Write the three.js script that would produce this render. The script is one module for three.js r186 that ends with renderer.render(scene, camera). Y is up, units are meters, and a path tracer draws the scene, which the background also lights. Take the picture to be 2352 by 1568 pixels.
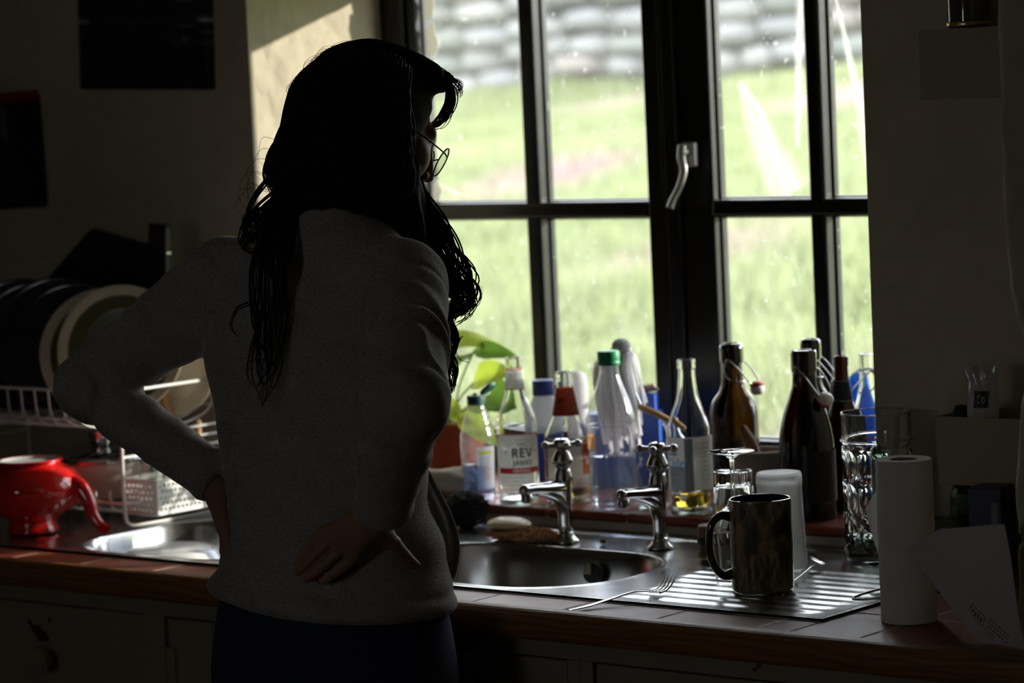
import * as THREE from 'three';
import { mergeGeometries, mergeVertices, toCreasedNormals } from 'three/addons/utils/BufferGeometryUtils.js';
import { RoundedBoxGeometry } from 'three/addons/geometries/RoundedBoxGeometry.js';

const scene = new THREE.Scene();
const renderer = new THREE.WebGLRenderer({ antialias: true });
renderer.toneMapping = THREE.LinearToneMapping;
renderer.toneMappingExposure = 4.0;
renderer.shadowMap.enabled = true;
renderer.shadowMap.type = THREE.PCFSoftShadowMap;

// ---------- camera: a short telephoto held at eye level, slightly rolled ----------
const camera = new THREE.PerspectiveCamera(2 * Math.atan(784 / 7000) * 180 / Math.PI, 1.5, 0.1, 120);
camera.position.set(4.0105, 1.6733, 3.9459);
camera.rotation.order = 'YXZ';
camera.rotation.set(-0.08385, 0.6925, -0.04594);
camera.focus = 4.42;
camera.userData.fStop = 4.2;
scene.add(camera);

// ---------- sky (thin bright overcast) and a hazy low sun from the right ----------
{
  const W = 256, H = 128, d = new Float32Array(W * H * 4);
  for (let j = 0; j < H; j++) for (let i = 0; i < W; i++) {
    const a = i / W * Math.PI * 2, e = (j + 0.5) / H;
    const c = 1 + 0.07 * Math.sin(3 * a + 5 * e) * Math.cos(9 * e - 2 * a) + 0.05 * Math.sin(7 * a + 11 * e);
    const k = (j * W + i) * 4; d[k] = 1.24 * c; d[k + 1] = 1.30 * c; d[k + 2] = 1.40 * c; d[k + 3] = 1;
  }
  const t = new THREE.DataTexture(d, W, H, THREE.RGBAFormat, THREE.FloatType);
  t.mapping = THREE.EquirectangularReflectionMapping; t.magFilter = t.minFilter = THREE.LinearFilter; t.needsUpdate = true;
  scene.background = t;
}
const sun = new THREE.DirectionalLight(new THREE.Color(1, 0.945, 0.84), 1.85);
sun.position.set(0.5 + 6, 1.2 + 0.382 * 6, -0.5 - 1.2 * 6);
sun.target.position.set(0.5, 1.2, -0.5);
sun.castShadow = true;
sun.shadow.radius = 1.6; sun.shadow.mapSize.set(2048, 2048); sun.shadow.bias = -0.0004;
Object.assign(sun.shadow.camera, { left: -5, right: 5, top: 5, bottom: -5, near: 0.5, far: 30 });
scene.add(sun, sun.target);

// ---------- helpers ----------
const V = (x, y, z) => new THREE.Vector3(x, y, z);
const used = {};
function numbered(n) { const k = used[n] = (used[n] ?? -1) + 1; return k ? n + '_' + String(k).padStart(3, '0') : n; }
function shade(o) { o.traverse((m) => { if (m.isMesh) { m.castShadow = true; m.receiveShadow = true; } }); return o; }
function tag(o, label, category, group) { o.userData.label = label; o.userData.category = category; if (group) o.userData.group = group; return o; }
function thing(name, label, category, pos = [0, 0, 0], turn = 0, group) {
  const o = new THREE.Group(); o.name = numbered(name); o.position.set(...pos); o.rotation.y = turn; scene.add(o); return tag(o, label, category, group);
}
function part(name, geo, mat, parent, label) {
  const m = new THREE.Mesh(geo, mat); m.name = name; m.castShadow = m.receiveShadow = true; parent.add(m); if (label) m.userData.label = label; return m;
}
function struct(name, geo, mat, parent) {
  const m = new THREE.Mesh(geo, mat); m.castShadow = m.receiveShadow = true;
  if (parent) { m.name = name; parent.add(m); } else { m.name = numbered(name); m.userData.kind = 'structure'; scene.add(m); }
  return m;
}
function rng(seed) { let s = seed >>> 0; return () => { s = (s + 0x6d2b79f5) >>> 0; let t = Math.imul(s ^ (s >>> 15), 1 | s); t = (t + Math.imul(t ^ (t >>> 7), 61 | t)) ^ t; return ((t ^ (t >>> 14)) >>> 0) / 4294967296; }; }
const h2 = (x, y, s) => { let n = Math.imul(x, 374761393) + Math.imul(y, 668265263) + Math.imul(s, 1274126177); n = Math.imul(n ^ (n >>> 13), 1274126177); return ((n ^ (n >>> 16)) >>> 0) / 4294967296; };
const sm = (t) => t * t * (3 - 2 * t), mod = (a, b) => ((a % b) + b) % b, lerp = (a, b, t) => a + (b - a) * t, clamp = (x, a, b) => Math.min(b, Math.max(a, x));
const step = (x, a, b) => sm(clamp((x - a) / (b - a), 0, 1));
function n2(x, y, p, q, s = 0) { // periodic value noise
  const i = Math.floor(x), j = Math.floor(y), u = sm(x - i), v = sm(y - j), a = mod(i, p), b = mod(i + 1, p), c = mod(j, q), d = mod(j + 1, q);
  return lerp(lerp(h2(a, c, s), h2(b, c, s), u), lerp(h2(a, d, s), h2(b, d, s), u), v);
}
function fb(u, v, p, q, oct = 4, s = 0) { let r = 0, a = 0.5, t = 0; for (let o = 0; o < oct; o++) { r += a * n2(u * p, v * q, p, q, s + o * 17); t += a; p *= 2; q *= 2; a *= 0.5; } return r / t; }
function n3(x, y, z, s = 0) {
  const i = Math.floor(x), j = Math.floor(y), k = Math.floor(z), u = sm(x - i), v = sm(y - j), w = sm(z - k), g = (a, b, c) => h2(a + 57 * c, b, s + c);
  return lerp(lerp(lerp(g(i, j, k), g(i + 1, j, k), u), lerp(g(i, j + 1, k), g(i + 1, j + 1, k), u), v), lerp(lerp(g(i, j, k + 1), g(i + 1, j, k + 1), u), lerp(g(i, j + 1, k + 1), g(i + 1, j + 1, k + 1), u), v), w);
}
function tex(w, h, fn, srgb = true, rx = 1, ry = 1) {
  const d = new Uint8Array(w * h * 4);
  for (let j = 0; j < h; j++) for (let i = 0; i < w; i++) { const c = fn((i + 0.5) / w, (j + 0.5) / h), k = (j * w + i) * 4; for (let q = 0; q < 4; q++) d[k + q] = clamp(Math.round((c[q] ?? 1) * 255), 0, 255); }
  const t = new THREE.DataTexture(d, w, h); t.wrapS = t.wrapT = THREE.RepeatWrapping; t.magFilter = THREE.LinearFilter; t.minFilter = THREE.LinearMipmapLinearFilter; t.generateMipmaps = true;
  if (srgb) t.colorSpace = THREE.SRGBColorSpace; t.repeat.set(rx, ry); t.needsUpdate = true; return t;
}
const grey = (w, h, fn, rx, ry) => tex(w, h, (u, v) => { const g = fn(u, v); return [g, g, g]; }, false, rx, ry);
function canvasTex(w, h, draw) { const c = document.createElement('canvas'); c.width = w; c.height = h; draw(c.getContext('2d'), w, h); const t = new THREE.CanvasTexture(c); t.colorSpace = THREE.SRGBColorSpace; t.magFilter = THREE.LinearFilter; t.anisotropy = 8; return t; }
const std = (o) => new THREE.MeshStandardMaterial(o), phys = (o) => new THREE.MeshPhysicalMaterial(o), C = (r, g, b) => new THREE.Color(r, g, b);
function boxUV(g, s = 1) { // uv in metres, from the dominant axis of the face
  g = g.index ? g.toNonIndexed() : g; const p = g.attributes.position, uv = new Float32Array(p.count * 2), a = V(), b = V(), c = V();
  for (let i = 0; i < p.count; i += 3) {
    a.fromBufferAttribute(p, i); b.fromBufferAttribute(p, i + 1); c.fromBufferAttribute(p, i + 2);
    const n = b.clone().sub(a).cross(c.clone().sub(a)), x = Math.abs(n.x), y = Math.abs(n.y), z = Math.abs(n.z);
    [a, b, c].forEach((q, k) => { const w = x >= y && x >= z ? [q.z, q.y] : y >= z ? [q.x, q.z] : [q.x, q.y]; uv[(i + k) * 2] = w[0] * s; uv[(i + k) * 2 + 1] = w[1] * s; });
  }
  g.setAttribute('uv', new THREE.BufferAttribute(uv, 2)); return g;
}
function box(x0, x1, y0, y1, z0, z1, r = 0.002, seg = 2) {
  const w = x1 - x0, h = y1 - y0, d = z1 - z0; r = Math.min(r, w / 2.1, h / 2.1, d / 2.1);
  const g = r > 0 ? new RoundedBoxGeometry(w, h, d, seg, r) : new THREE.BoxGeometry(w, h, d);
  return boxUV(g.translate((x0 + x1) / 2, (y0 + y1) / 2, (z0 + z1) / 2));
}
const lathe = (pts, seg = 40) => new THREE.LatheGeometry(pts.map((p) => new THREE.Vector2(Math.max(p[0], 1e-5), p[1])), seg);
function tube(pts, r, seg = 24, rad = 8, closed = false) { return new THREE.TubeGeometry(new THREE.CatmullRomCurve3(pts.map((p) => p.isVector3 ? p : V(...p)), closed, 'centripetal'), seg, r, rad, closed); }
function caps(geo, pts, r) { const a = pts[0], b = pts[pts.length - 1]; return mergeGeometries([geo, ...[a, b].map((p) => { const s = new THREE.SphereGeometry(r, 8, 6); s.translate(...(p.isVector3 ? p.toArray() : p)); return s; })]); }
function wire(pts, r, seg = 24, rad = 6) { return caps(tube(pts, r, seg, rad), pts, r); }
function taper(pts, radii, seg = 24, rad = 10) { // swept round bar whose radius changes along the way
  const c = new THREE.CatmullRomCurve3(pts.map((p) => p.isVector3 ? p : V(...p)), false, 'centripetal'), g = new THREE.TubeGeometry(c, seg, 1, rad), p = g.attributes.position;
  for (let i = 0; i <= seg; i++) {
    const t = i / seg, f = t * (radii.length - 1), k = Math.min(Math.floor(f), radii.length - 2), r = lerp(radii[k], radii[k + 1], f - k), o = c.getPointAt(t);
    for (let j = 0; j <= rad; j++) { const n = i * (rad + 1) + j; p.setXYZ(n, o.x + (p.getX(n) - o.x) * r, o.y + (p.getY(n) - o.y) * r, o.z + (p.getZ(n) - o.z) * r); }
  }
  return g;
}
const merged = (list) => mergeGeometries(list.map((g) => { g = g.index ? g.toNonIndexed() : g; for (const k of Object.keys(g.attributes)) if (!['position', 'normal', 'uv'].includes(k)) g.deleteAttribute(k); return g; }));
function extrude(pts, depth, bevel = 0, holes = []) {
  const s = new THREE.Shape(pts.map((p) => new THREE.Vector2(...p))); for (const h of holes) s.holes.push(new THREE.Path(h.map((p) => new THREE.Vector2(...p))));
  return new THREE.ExtrudeGeometry(s, { depth, bevelEnabled: bevel > 0, bevelSize: bevel, bevelThickness: bevel, bevelSegments: 2, steps: 1, curveSegments: 12 });
}
function wrap(r0, h, from, to, r1 = r0, seg = 28) { // a label round a bottle: open cylinder patch, u runs left to right as read from outside
  const g = new THREE.CylinderGeometry(r1, r0, h, seg, 4, true, from, to - from); return g;
}
// Naive surface nets: a smooth mesh of f(x,y,z) = 0, cells only worked out near the surface.
function nets(f, lo, hi, cell) {
  const n = [0, 1, 2].map((k) => Math.ceil((hi[k] - lo[k]) / cell) + 1), [nx, ny, nz] = n, D = new Float32Array(nx * ny * nz), B = 4;
  for (let K = 0; K < nz; K += B) for (let J = 0; J < ny; J += B) for (let I = 0; I < nx; I += B) {
    const c = f(lo[0] + (I + B / 2) * cell, lo[1] + (J + B / 2) * cell, lo[2] + (K + B / 2) * cell), far = Math.abs(c) > B * cell * 1.5;
    for (let k = K; k < Math.min(K + B, nz); k++) for (let j = J; j < Math.min(J + B, ny); j++) for (let i = I; i < Math.min(I + B, nx); i++)
      D[i + nx * (j + ny * k)] = far ? c : f(lo[0] + i * cell, lo[1] + j * cell, lo[2] + k * cell);
  }
  const id = new Int32Array(nx * ny * nz).fill(-1), P = [], F = [], at = (i, j, k) => D[i + nx * (j + ny * k)];
  for (let k = 0; k < nz - 1; k++) for (let j = 0; j < ny - 1; j++) for (let i = 0; i < nx - 1; i++) {
    let m = 0, sx = 0, sy = 0, sz = 0; const e = (a, b, c, d, g, h) => { const p = at(i + a, j + b, k + c), q = at(i + d, j + g, k + h); if ((p < 0) !== (q < 0)) { const t = p / (p - q); sx += a + t * (d - a); sy += b + t * (g - b); sz += c + t * (h - c); m++; } };
    e(0,0,0,1,0,0); e(0,1,0,1,1,0); e(0,0,1,1,0,1); e(0,1,1,1,1,1); e(0,0,0,0,1,0); e(1,0,0,1,1,0); e(0,0,1,0,1,1); e(1,0,1,1,1,1); e(0,0,0,0,0,1); e(1,0,0,1,0,1); e(0,1,0,0,1,1); e(1,1,0,1,1,1);
    if (m) { id[i + nx * (j + ny * k)] = P.length / 3; P.push(lo[0] + (i + sx / m) * cell, lo[1] + (j + sy / m) * cell, lo[2] + (k + sz / m) * cell); }
  }
  const q = (a, b, c, d, flip) => { if (a < 0 || b < 0 || c < 0 || d < 0) return; flip ? F.push(a, c, b, a, d, c) : F.push(a, b, c, a, c, d); };
  for (let k = 1; k < nz - 1; k++) for (let j = 1; j < ny - 1; j++) for (let i = 1; i < nx - 1; i++) {
    const s = at(i, j, k) < 0, o = (a, b, c) => id[i + a + nx * (j + b + ny * (k + c))];
    if (s !== at(i + 1, j, k) < 0) q(o(0,-1,-1), o(0,0,-1), o(0,0,0), o(0,-1,0), !s);
    if (s !== at(i, j + 1, k) < 0) q(o(-1,0,-1), o(-1,0,0), o(0,0,0), o(0,0,-1), !s);
    if (s !== at(i, j, k + 1) < 0) q(o(-1,-1,0), o(0,-1,0), o(0,0,0), o(-1,0,0), !s);
  }
  const g = new THREE.BufferGeometry(), N = new Float32Array(P.length), h = cell * 0.4;
  for (let i = 0; i < P.length; i += 3) {
    const [x, y, z] = [P[i], P[i + 1], P[i + 2]], a = f(x + h, y, z) - f(x - h, y, z), b = f(x, y + h, z) - f(x, y - h, z), c = f(x, y, z + h) - f(x, y, z - h), l = Math.hypot(a, b, c) || 1;
    N[i] = a / l; N[i + 1] = b / l; N[i + 2] = c / l;
  }
  g.setAttribute('position', new THREE.Float32BufferAttribute(P, 3)); g.setAttribute('normal', new THREE.BufferAttribute(N, 3)); g.setIndex(F); return g;
}
function planeUV(g, fx, fy) { const p = g.attributes.position, uv = new Float32Array(p.count * 2); for (let i = 0; i < p.count; i++) { uv[2 * i] = fx(p.getX(i), p.getY(i), p.getZ(i)); uv[2 * i + 1] = fy(p.getX(i), p.getY(i), p.getZ(i)); } g.setAttribute('uv', new THREE.BufferAttribute(uv, 2)); return g; }
const smin = (a, b, k) => { const h = Math.max(k - Math.abs(a - b), 0) / k; return Math.min(a, b) - h * h * k * 0.25; }, smax = (a, b, k) => -smin(-a, -b, k);
function cone(x, y, z, A, B, ra, rb) { // tapered capsule
  const bx = B[0] - A[0], by = B[1] - A[1], bz = B[2] - A[2], px = x - A[0], py = y - A[1], pz = z - A[2], t = clamp((px * bx + py * by + pz * bz) / (bx * bx + by * by + bz * bz), 0, 1);
  return Math.hypot(px - t * bx, py - t * by, pz - t * bz) - lerp(ra, rb, t);
}
const ell = (x, y, z, a, b, c) => { const k = Math.hypot(x / a, y / b, z / c), m = Math.hypot(x / (a * a), y / (b * b), z / (c * c)); return m > 1e-6 ? k * (k - 1) / m : -Math.min(a, b, c); };
function strip(list, name) { return list; }
// ---------- materials ----------
const tPlaster = grey(512, 512, (u, v) => 0.5 * fb(u, v, 5, 5, 3, 1) + 0.32 * fb(u, v, 24, 24, 3, 2) + 0.18 * Math.pow(fb(u, v, 60, 60, 2, 4), 3));
const tPlasterC = tex(512, 512, (u, v) => { const a = fb(u, v, 6, 6, 4, 9), b = fb(u, v, 40, 40, 2, 11), k = 0.82 + 0.14 * a + 0.06 * b; return [0.79 * k, 0.745 * k, 0.645 * k]; });
const M = {};
M.plaster = std({ map: tPlasterC, bumpMap: tPlaster, bumpScale: 0.006, roughness: 0.85 });
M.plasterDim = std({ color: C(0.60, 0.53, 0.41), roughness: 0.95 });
M.floor = std({ color: C(0.2, 0.16, 0.13), roughness: 0.8 });
M.ceiling = std({ color: C(0.42, 0.39, 0.33), roughness: 0.95 });
M.black = phys({ color: C(0.003, 0.0035, 0.005), roughness: 0.28, specularIntensity: 0.8, bumpMap: grey(128, 128, (u, v) => fb(u, v, 6, 20, 3, 3)), bumpScale: 0.0006 });
M.pane = phys({ color: C(0.97, 0.985, 0.98), transmission: 1, thickness: 0, roughness: 0, ior: 1.5 });
M.white = std({ color: C(0.75, 0.74, 0.71), roughness: 0.55 });
M.whiteGloss = phys({ color: C(0.8, 0.79, 0.76), roughness: 0.2 });
const wood = (s, a, b, ru = 1, rv = 1) => tex(512, 256, (u, v) => { const w = fb(u, v, 3, 6, 3, s), r = Math.sin((v * 14 + w * 3.2 + 0.3 * fb(u, v, 8, 30, 2, s + 5)) * 6.283) * 0.5 + 0.5, f = fb(u, v, 10, 120, 2, s + 8), k = 0.55 * r + 0.45 * f; return [lerp(a[0], b[0], k), lerp(a[1], b[1], k), lerp(a[2], b[2], k)]; }, true, ru, rv);
M.edgeWood = std({ map: wood(21, [0.42, 0.26, 0.12], [0.60, 0.40, 0.20], 1.6, 5), roughness: 0.42, bumpMap: grey(256, 256, (u, v) => fb(u, v, 4, 90, 3, 6), 2, 9), bumpScale: 0.0008 });
M.spoonWood = std({ map: wood(31, [0.62, 0.45, 0.26], [0.78, 0.62, 0.40], 2, 6), roughness: 0.7 });
M.pestle = std({ map: wood(35, [0.40, 0.25, 0.15], [0.58, 0.40, 0.26], 2, 8), roughness: 0.65 });
const chips = tex(512, 512, (u, v) => { const a = fb(u, v, 9, 9, 4, 41), c = fb(u, v, 30, 30, 3, 44), k = 0.9 + 0.1 * fb(u, v, 4, 4, 3, 43); return a * 0.5 + c * 0.5 > 0.735 ? [0.2, 0.15, 0.1] : [0.56 * k, 0.53 * k, 0.44 * k]; });
M.paint = std({ map: chips, roughness: 0.6, bumpMap: grey(256, 256, (u, v) => fb(u, v, 6, 30, 3, 8), 3, 1), bumpScale: 0.0008 });
M.tile = [0, 1, 2, 3].map((s) => std({ map: tex(128, 128, (u, v) => { const a = fb(u, v, 3, 3, 4, 60 + s), b = fb(u, v, 20, 20, 2, 70 + s), k = 0.78 + 0.3 * a + 0.08 * b, c = [[0.56, 0.27, 0.165], [0.53, 0.255, 0.17], [0.59, 0.29, 0.175], [0.51, 0.24, 0.16]][s]; return [c[0] * k, c[1] * k, c[2] * k]; }, true, 5, 5), roughness: 0.38, bumpMap: grey(128, 128, (u, v) => fb(u, v, 5, 5, 4, 90 + s), 5, 5), bumpScale: 0.0012 }));
M.grout = std({ color: C(0.58, 0.53, 0.47), roughness: 0.95 });
M.steel = std({ color: C(0.56, 0.56, 0.56), metalness: 1, roughness: 0.27, roughnessMap: grey(256, 256, (u, v) => 0.62 + 0.5 * fb(u, v, 4, 40, 3, 14) * fb(u, v, 6, 6, 3, 15) + 0.2 * fb(u, v, 5, 5, 2, 18), 2, 2), bumpMap: grey(256, 256, (u, v) => fb(u, v, 3, 60, 3, 16), 2, 2), bumpScale: 0.00012 });
M.chrome = std({ color: C(0.60, 0.60, 0.61), metalness: 1, roughness: 0.09 });
M.cutlery = std({ color: C(0.68, 0.68, 0.68), metalness: 1, roughness: 0.16 });
M.pewter = std({ color: C(0.62, 0.62, 0.6), metalness: 1, roughness: 0.28 });
M.glass = phys({ color: C(0.97, 0.985, 0.975), transmission: 1, thickness: 0.003, ior: 1.5, roughness: 0.012, attenuationColor: C(0.82, 0.93, 0.88), attenuationDistance: 0.12 });
M.clearPlastic = phys({ color: C(0.96, 0.97, 0.985), transmission: 1, thickness: 0.002, ior: 1.3, roughness: 0.10, attenuationColor: C(0.85, 0.9, 0.97), attenuationDistance: 0.12 });
M.milky = phys({ color: C(0.95, 0.96, 0.97), transmission: 1, thickness: 0.002, ior: 1.25, roughness: 0.16, attenuationColor: C(0.9, 0.93, 0.96), attenuationDistance: 0.2 });
M.frost = phys({ color: C(0.93, 0.93, 0.91), transmission: 0.75, thickness: 0.003, ior: 1.35, roughness: 0.6 });
M.amber = phys({ color: C(1, 0.93, 0.8), transmission: 1, thickness: 0.004, ior: 1.5, roughness: 0.02, attenuationColor: C(0.43, 0.34, 0.05), attenuationDistance: 0.0021 });
M.brown = phys({ color: C(0.95, 0.8, 0.65), transmission: 1, thickness: 0.004, ior: 1.5, roughness: 0.02, attenuationColor: C(0.42, 0.17, 0.03), attenuationDistance: 0.0014 });
M.water = phys({ color: C(0.86, 0.91, 0.965), transmission: 1, thickness: 0, ior: 1.33, roughness: 0.03 });
M.blueWater = phys({ color: C(0.55, 0.66, 0.88), transmission: 1, thickness: 0, ior: 1.33, roughness: 0.03 });
M.dregs = phys({ color: C(1, 0.97, 0.85), transmission: 1, thickness: 0.03, ior: 1.33, roughness: 0, attenuationColor: C(0.85, 0.62, 0.12), attenuationDistance: 0.045 });
M.greenCap = std({ color: C(0.02, 0.30, 0.12), roughness: 0.45 });
M.tealCap = std({ color: C(0.015, 0.10, 0.085), roughness: 0.4 });
M.blueCap = std({ color: C(0.015, 0.05, 0.26), roughness: 0.4 });
M.bluePlastic = std({ color: C(0.02, 0.10, 0.48), roughness: 0.45 });
M.redGlaze = phys({ color: C(0.62, 0.012, 0.01), roughness: 0.12, clearcoat: 1, clearcoatRoughness: 0.03 });
M.blackGlaze = phys({ color: C(0.008, 0.008, 0.008), roughness: 0.1, clearcoat: 1, clearcoatRoughness: 0.03 });
M.rubber = std({ color: C(0.02, 0.018, 0.016), roughness: 0.5 });
M.redRubber = std({ color: C(0.5, 0.03, 0.03), roughness: 0.5 });
M.porcelain = phys({ color: C(0.82, 0.81, 0.78), roughness: 0.2 });
M.wireWhite = std({ color: C(0.78, 0.77, 0.73), roughness: 0.4 });
M.terracotta = std({ map: tex(128, 128, (u, v) => { const k = 0.85 + 0.25 * fb(u, v, 5, 5, 3, 101); return [0.50 * k, 0.23 * k, 0.13 * k]; }), roughness: 0.9 });
M.paper = std({ color: C(0.74, 0.73, 0.71), roughness: 0.9, bumpMap: grey(256, 256, (u, v) => { const x = mod(u * 16 + 0.5 * Math.floor(v * 16), 1) - 0.5, y = mod(v * 16, 1) - 0.5; return 0.6 * Math.exp(-(x * x + y * y) * 16) + 0.4 * fb(u, v, 60, 60, 2, 7); }, 2.5, 2), bumpScale: 0.0012 });
M.leaf = phys({ color: C(0.44, 0.56, 0.06), transmission: 0.6, thickness: 0, roughness: 0.95, side: THREE.DoubleSide });
M.leafDark = phys({ color: C(0.12, 0.24, 0.035), transmission: 0.4, thickness: 0, roughness: 0.95, side: THREE.DoubleSide });
M.leafPale = phys({ color: C(0.42, 0.40, 0.08), transmission: 0.45, thickness: 0, roughness: 0.95, side: THREE.DoubleSide });
M.soil = std({ color: C(0.03, 0.022, 0.015), roughness: 1 });
M.navyPlate = phys({ color: C(0.006, 0.010, 0.026), roughness: 0.15, clearcoat: 0.8 });
M.creamPlate = phys({ color: C(0.62, 0.57, 0.46), roughness: 0.22 });
M.blackMatt = std({ color: C(0.006, 0.006, 0.006), roughness: 0.6 });
M.blackPlastic = std({ color: C(0.012, 0.012, 0.013), roughness: 0.35 });
M.whitePlastic = phys({ color: C(0.86, 0.86, 0.86), transmission: 0.45, thickness: 0, roughness: 0.9 });
M.thinGlass = phys({ color: C(0.95, 0.975, 0.965), transmission: 1, thickness: 0, ior: 1.52, roughness: 0.02 });
M.thinPlastic = phys({ color: C(0.955, 0.965, 0.98), transmission: 1, thickness: 0, ior: 1.5, roughness: 0.14 });
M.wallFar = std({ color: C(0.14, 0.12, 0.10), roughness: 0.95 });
M.lipGlass = phys({ color: C(0.012, 0.007, 0.004), roughness: 0.08, clearcoat: 1 });
// ---------- the room shell ----------
const WZ = -0.165, GZ = -0.535; // inner wall face, inner face of the window frame
{
  const g = extrude([[-2.4, 0], [4.9, 0], [4.9, 2.45], [-2.4, 2.45]], 0.495, 0, [[[-0.007, 0.915], [1.35, 0.915], [1.35, 1.93], [-0.007, 1.93]]]);
  struct('wall_front', g.translate(0, 0, -0.66), M.plaster);
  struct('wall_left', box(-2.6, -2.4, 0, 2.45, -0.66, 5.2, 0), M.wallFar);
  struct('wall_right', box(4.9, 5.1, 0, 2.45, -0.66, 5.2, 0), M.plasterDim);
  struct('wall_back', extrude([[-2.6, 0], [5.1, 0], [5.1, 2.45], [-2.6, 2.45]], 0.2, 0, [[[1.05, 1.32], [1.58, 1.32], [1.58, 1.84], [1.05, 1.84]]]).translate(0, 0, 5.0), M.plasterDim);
  struct('added_window_2', new THREE.PlaneGeometry(0.53, 0.52).translate(1.315, 1.58, 5.1), M.pane);  // added for fill light, with its opening in the unseen back wall
  struct('ceiling', box(-2.6, 5.1, 2.45, 2.6, -0.66, 5.2, 0), M.ceiling);
  struct('floor', box(-2.6, 5.1, -0.15, 0, -0.66, 5.2, 0), M.floor);
  // lumpy plaster of the left window reveal, turning the corner on to the wall face
  const S = 90, H = 150, P = [], U = [], I = [];
  const path = (s) => { // s in metres along reveal, round the arris, along the wall
    const L1 = 0.355, r = 0.018, L2 = L1 + r * Math.PI / 2;
    if (s < L1) return [-0.0045, GZ - 0.005 + s, 1, 0];
    if (s < L2) { const a = (s - L1) / r; return [-0.0045 - r + r * Math.cos(a), GZ - 0.005 + L1 + r * Math.sin(a), Math.cos(a), Math.sin(a)]; }
    return [-0.0045 - r - (s - L2), GZ - 0.005 + L1 + r, 0, 1];
  };
  for (let j = 0; j <= H; j++) for (let i = 0; i <= S; i++) {
    const s = i / S * 0.50, y = 0.936 + j / H * 0.994, [x, z, nx, nz] = path(s), end = 1 - step(s, 0.40, 0.5);
    const d = ((n3(s * 9, y * 7, 3, 5) - 0.5) * 0.010 + (n3(s * 32, y * 26, 7, 6) - 0.5) * 0.004 + (n3(s * 90, y * 80, 7, 2) - 0.5) * 0.0012 - 0.004 * Math.exp(-((s - 0.36) ** 2) / 0.0004) * n3(1, y * 22, 0, 8)) * end - (1 - end) * 0.003;
    P.push(x + nx * d, y, z + nz * d); U.push(s, y);
  }
  for (let j = 0; j < H; j++) for (let i = 0; i < S; i++) { const a = j * (S + 1) + i, b = a + 1, c = a + S + 1, e = c + 1; I.push(a, b, c, b, e, c); }
  const r = new THREE.BufferGeometry(); r.setAttribute('position', new THREE.Float32BufferAttribute(P, 3)); r.setAttribute('uv', new THREE.Float32BufferAttribute(U, 2)); r.setIndex(I); r.computeVertexNormals();
  struct('wall_reveal', r, M.plaster);
}
{ // rough rendered pier that ends the counter on the right
  const f = (x, y, z) => {
    const lump = (n3(x * 3, y * 5.5, z * 3, 31) - 0.5) * 0.030 + (n3(x * 14, y * 14, z * 14, 32) - 0.5) * 0.016 + (n3(x * 45, y * 45, z * 45, 37) - 0.5) * 0.003, crack = -0.006 * Math.exp(-(((y - 1.03 - 0.02 * n3(x * 9, 0, z * 9, 4)) / 0.006) ** 2));
    const dx = Math.max(1.968 - x, x - 2.55), dz = Math.max(-0.16 - z, z - 0.475);
    return smax(dx, dz, 0.03) - lump - crack;
  };
  const g = nets(f, [1.92, 0.885, -0.22], [2.14, 2.445, 0.53], 0.009);
  planeUV(g, (x, y, z) => x - z, (x, y) => y);
  struct('wall_pier', g, M.plaster);
  struct('wall_pier_core', box(2.0, 2.55, 0.9, 2.44, -0.15, 0.46, 0), M.plaster);
}
// tiled sill of the window recess: slab and single tiles
{
  const s = new THREE.Group(); s.name = numbered('window_sill'); s.userData.kind = 'structure'; scene.add(s);
  struct('sill_slab', box(-0.02, 1.36, 0.902, 0.9255, GZ - 0.02, -0.158, 0.001), M.grout, s);
  const w = 1.37 / 8;
  for (let r = 0; r < 3; r++) for (let i = 0; i < 8; i++) {
    const z1 = -0.149 - r * 0.132, j = (h2(i, r, 9) - 0.5) * 0.0012, e = r ? 0.002 : 0.007;
    struct('tile', box(-0.012 + i * w + 0.002, -0.012 + (i + 1) * w - 0.002, 0.9235 - (r ? 0 : 0.006), 0.935 + j * 0.6, Math.max(z1 - 0.129, GZ - 0.01), z1, e, 3), M.tile[(i * 3 + r) % 4], s);
  }
}
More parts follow.
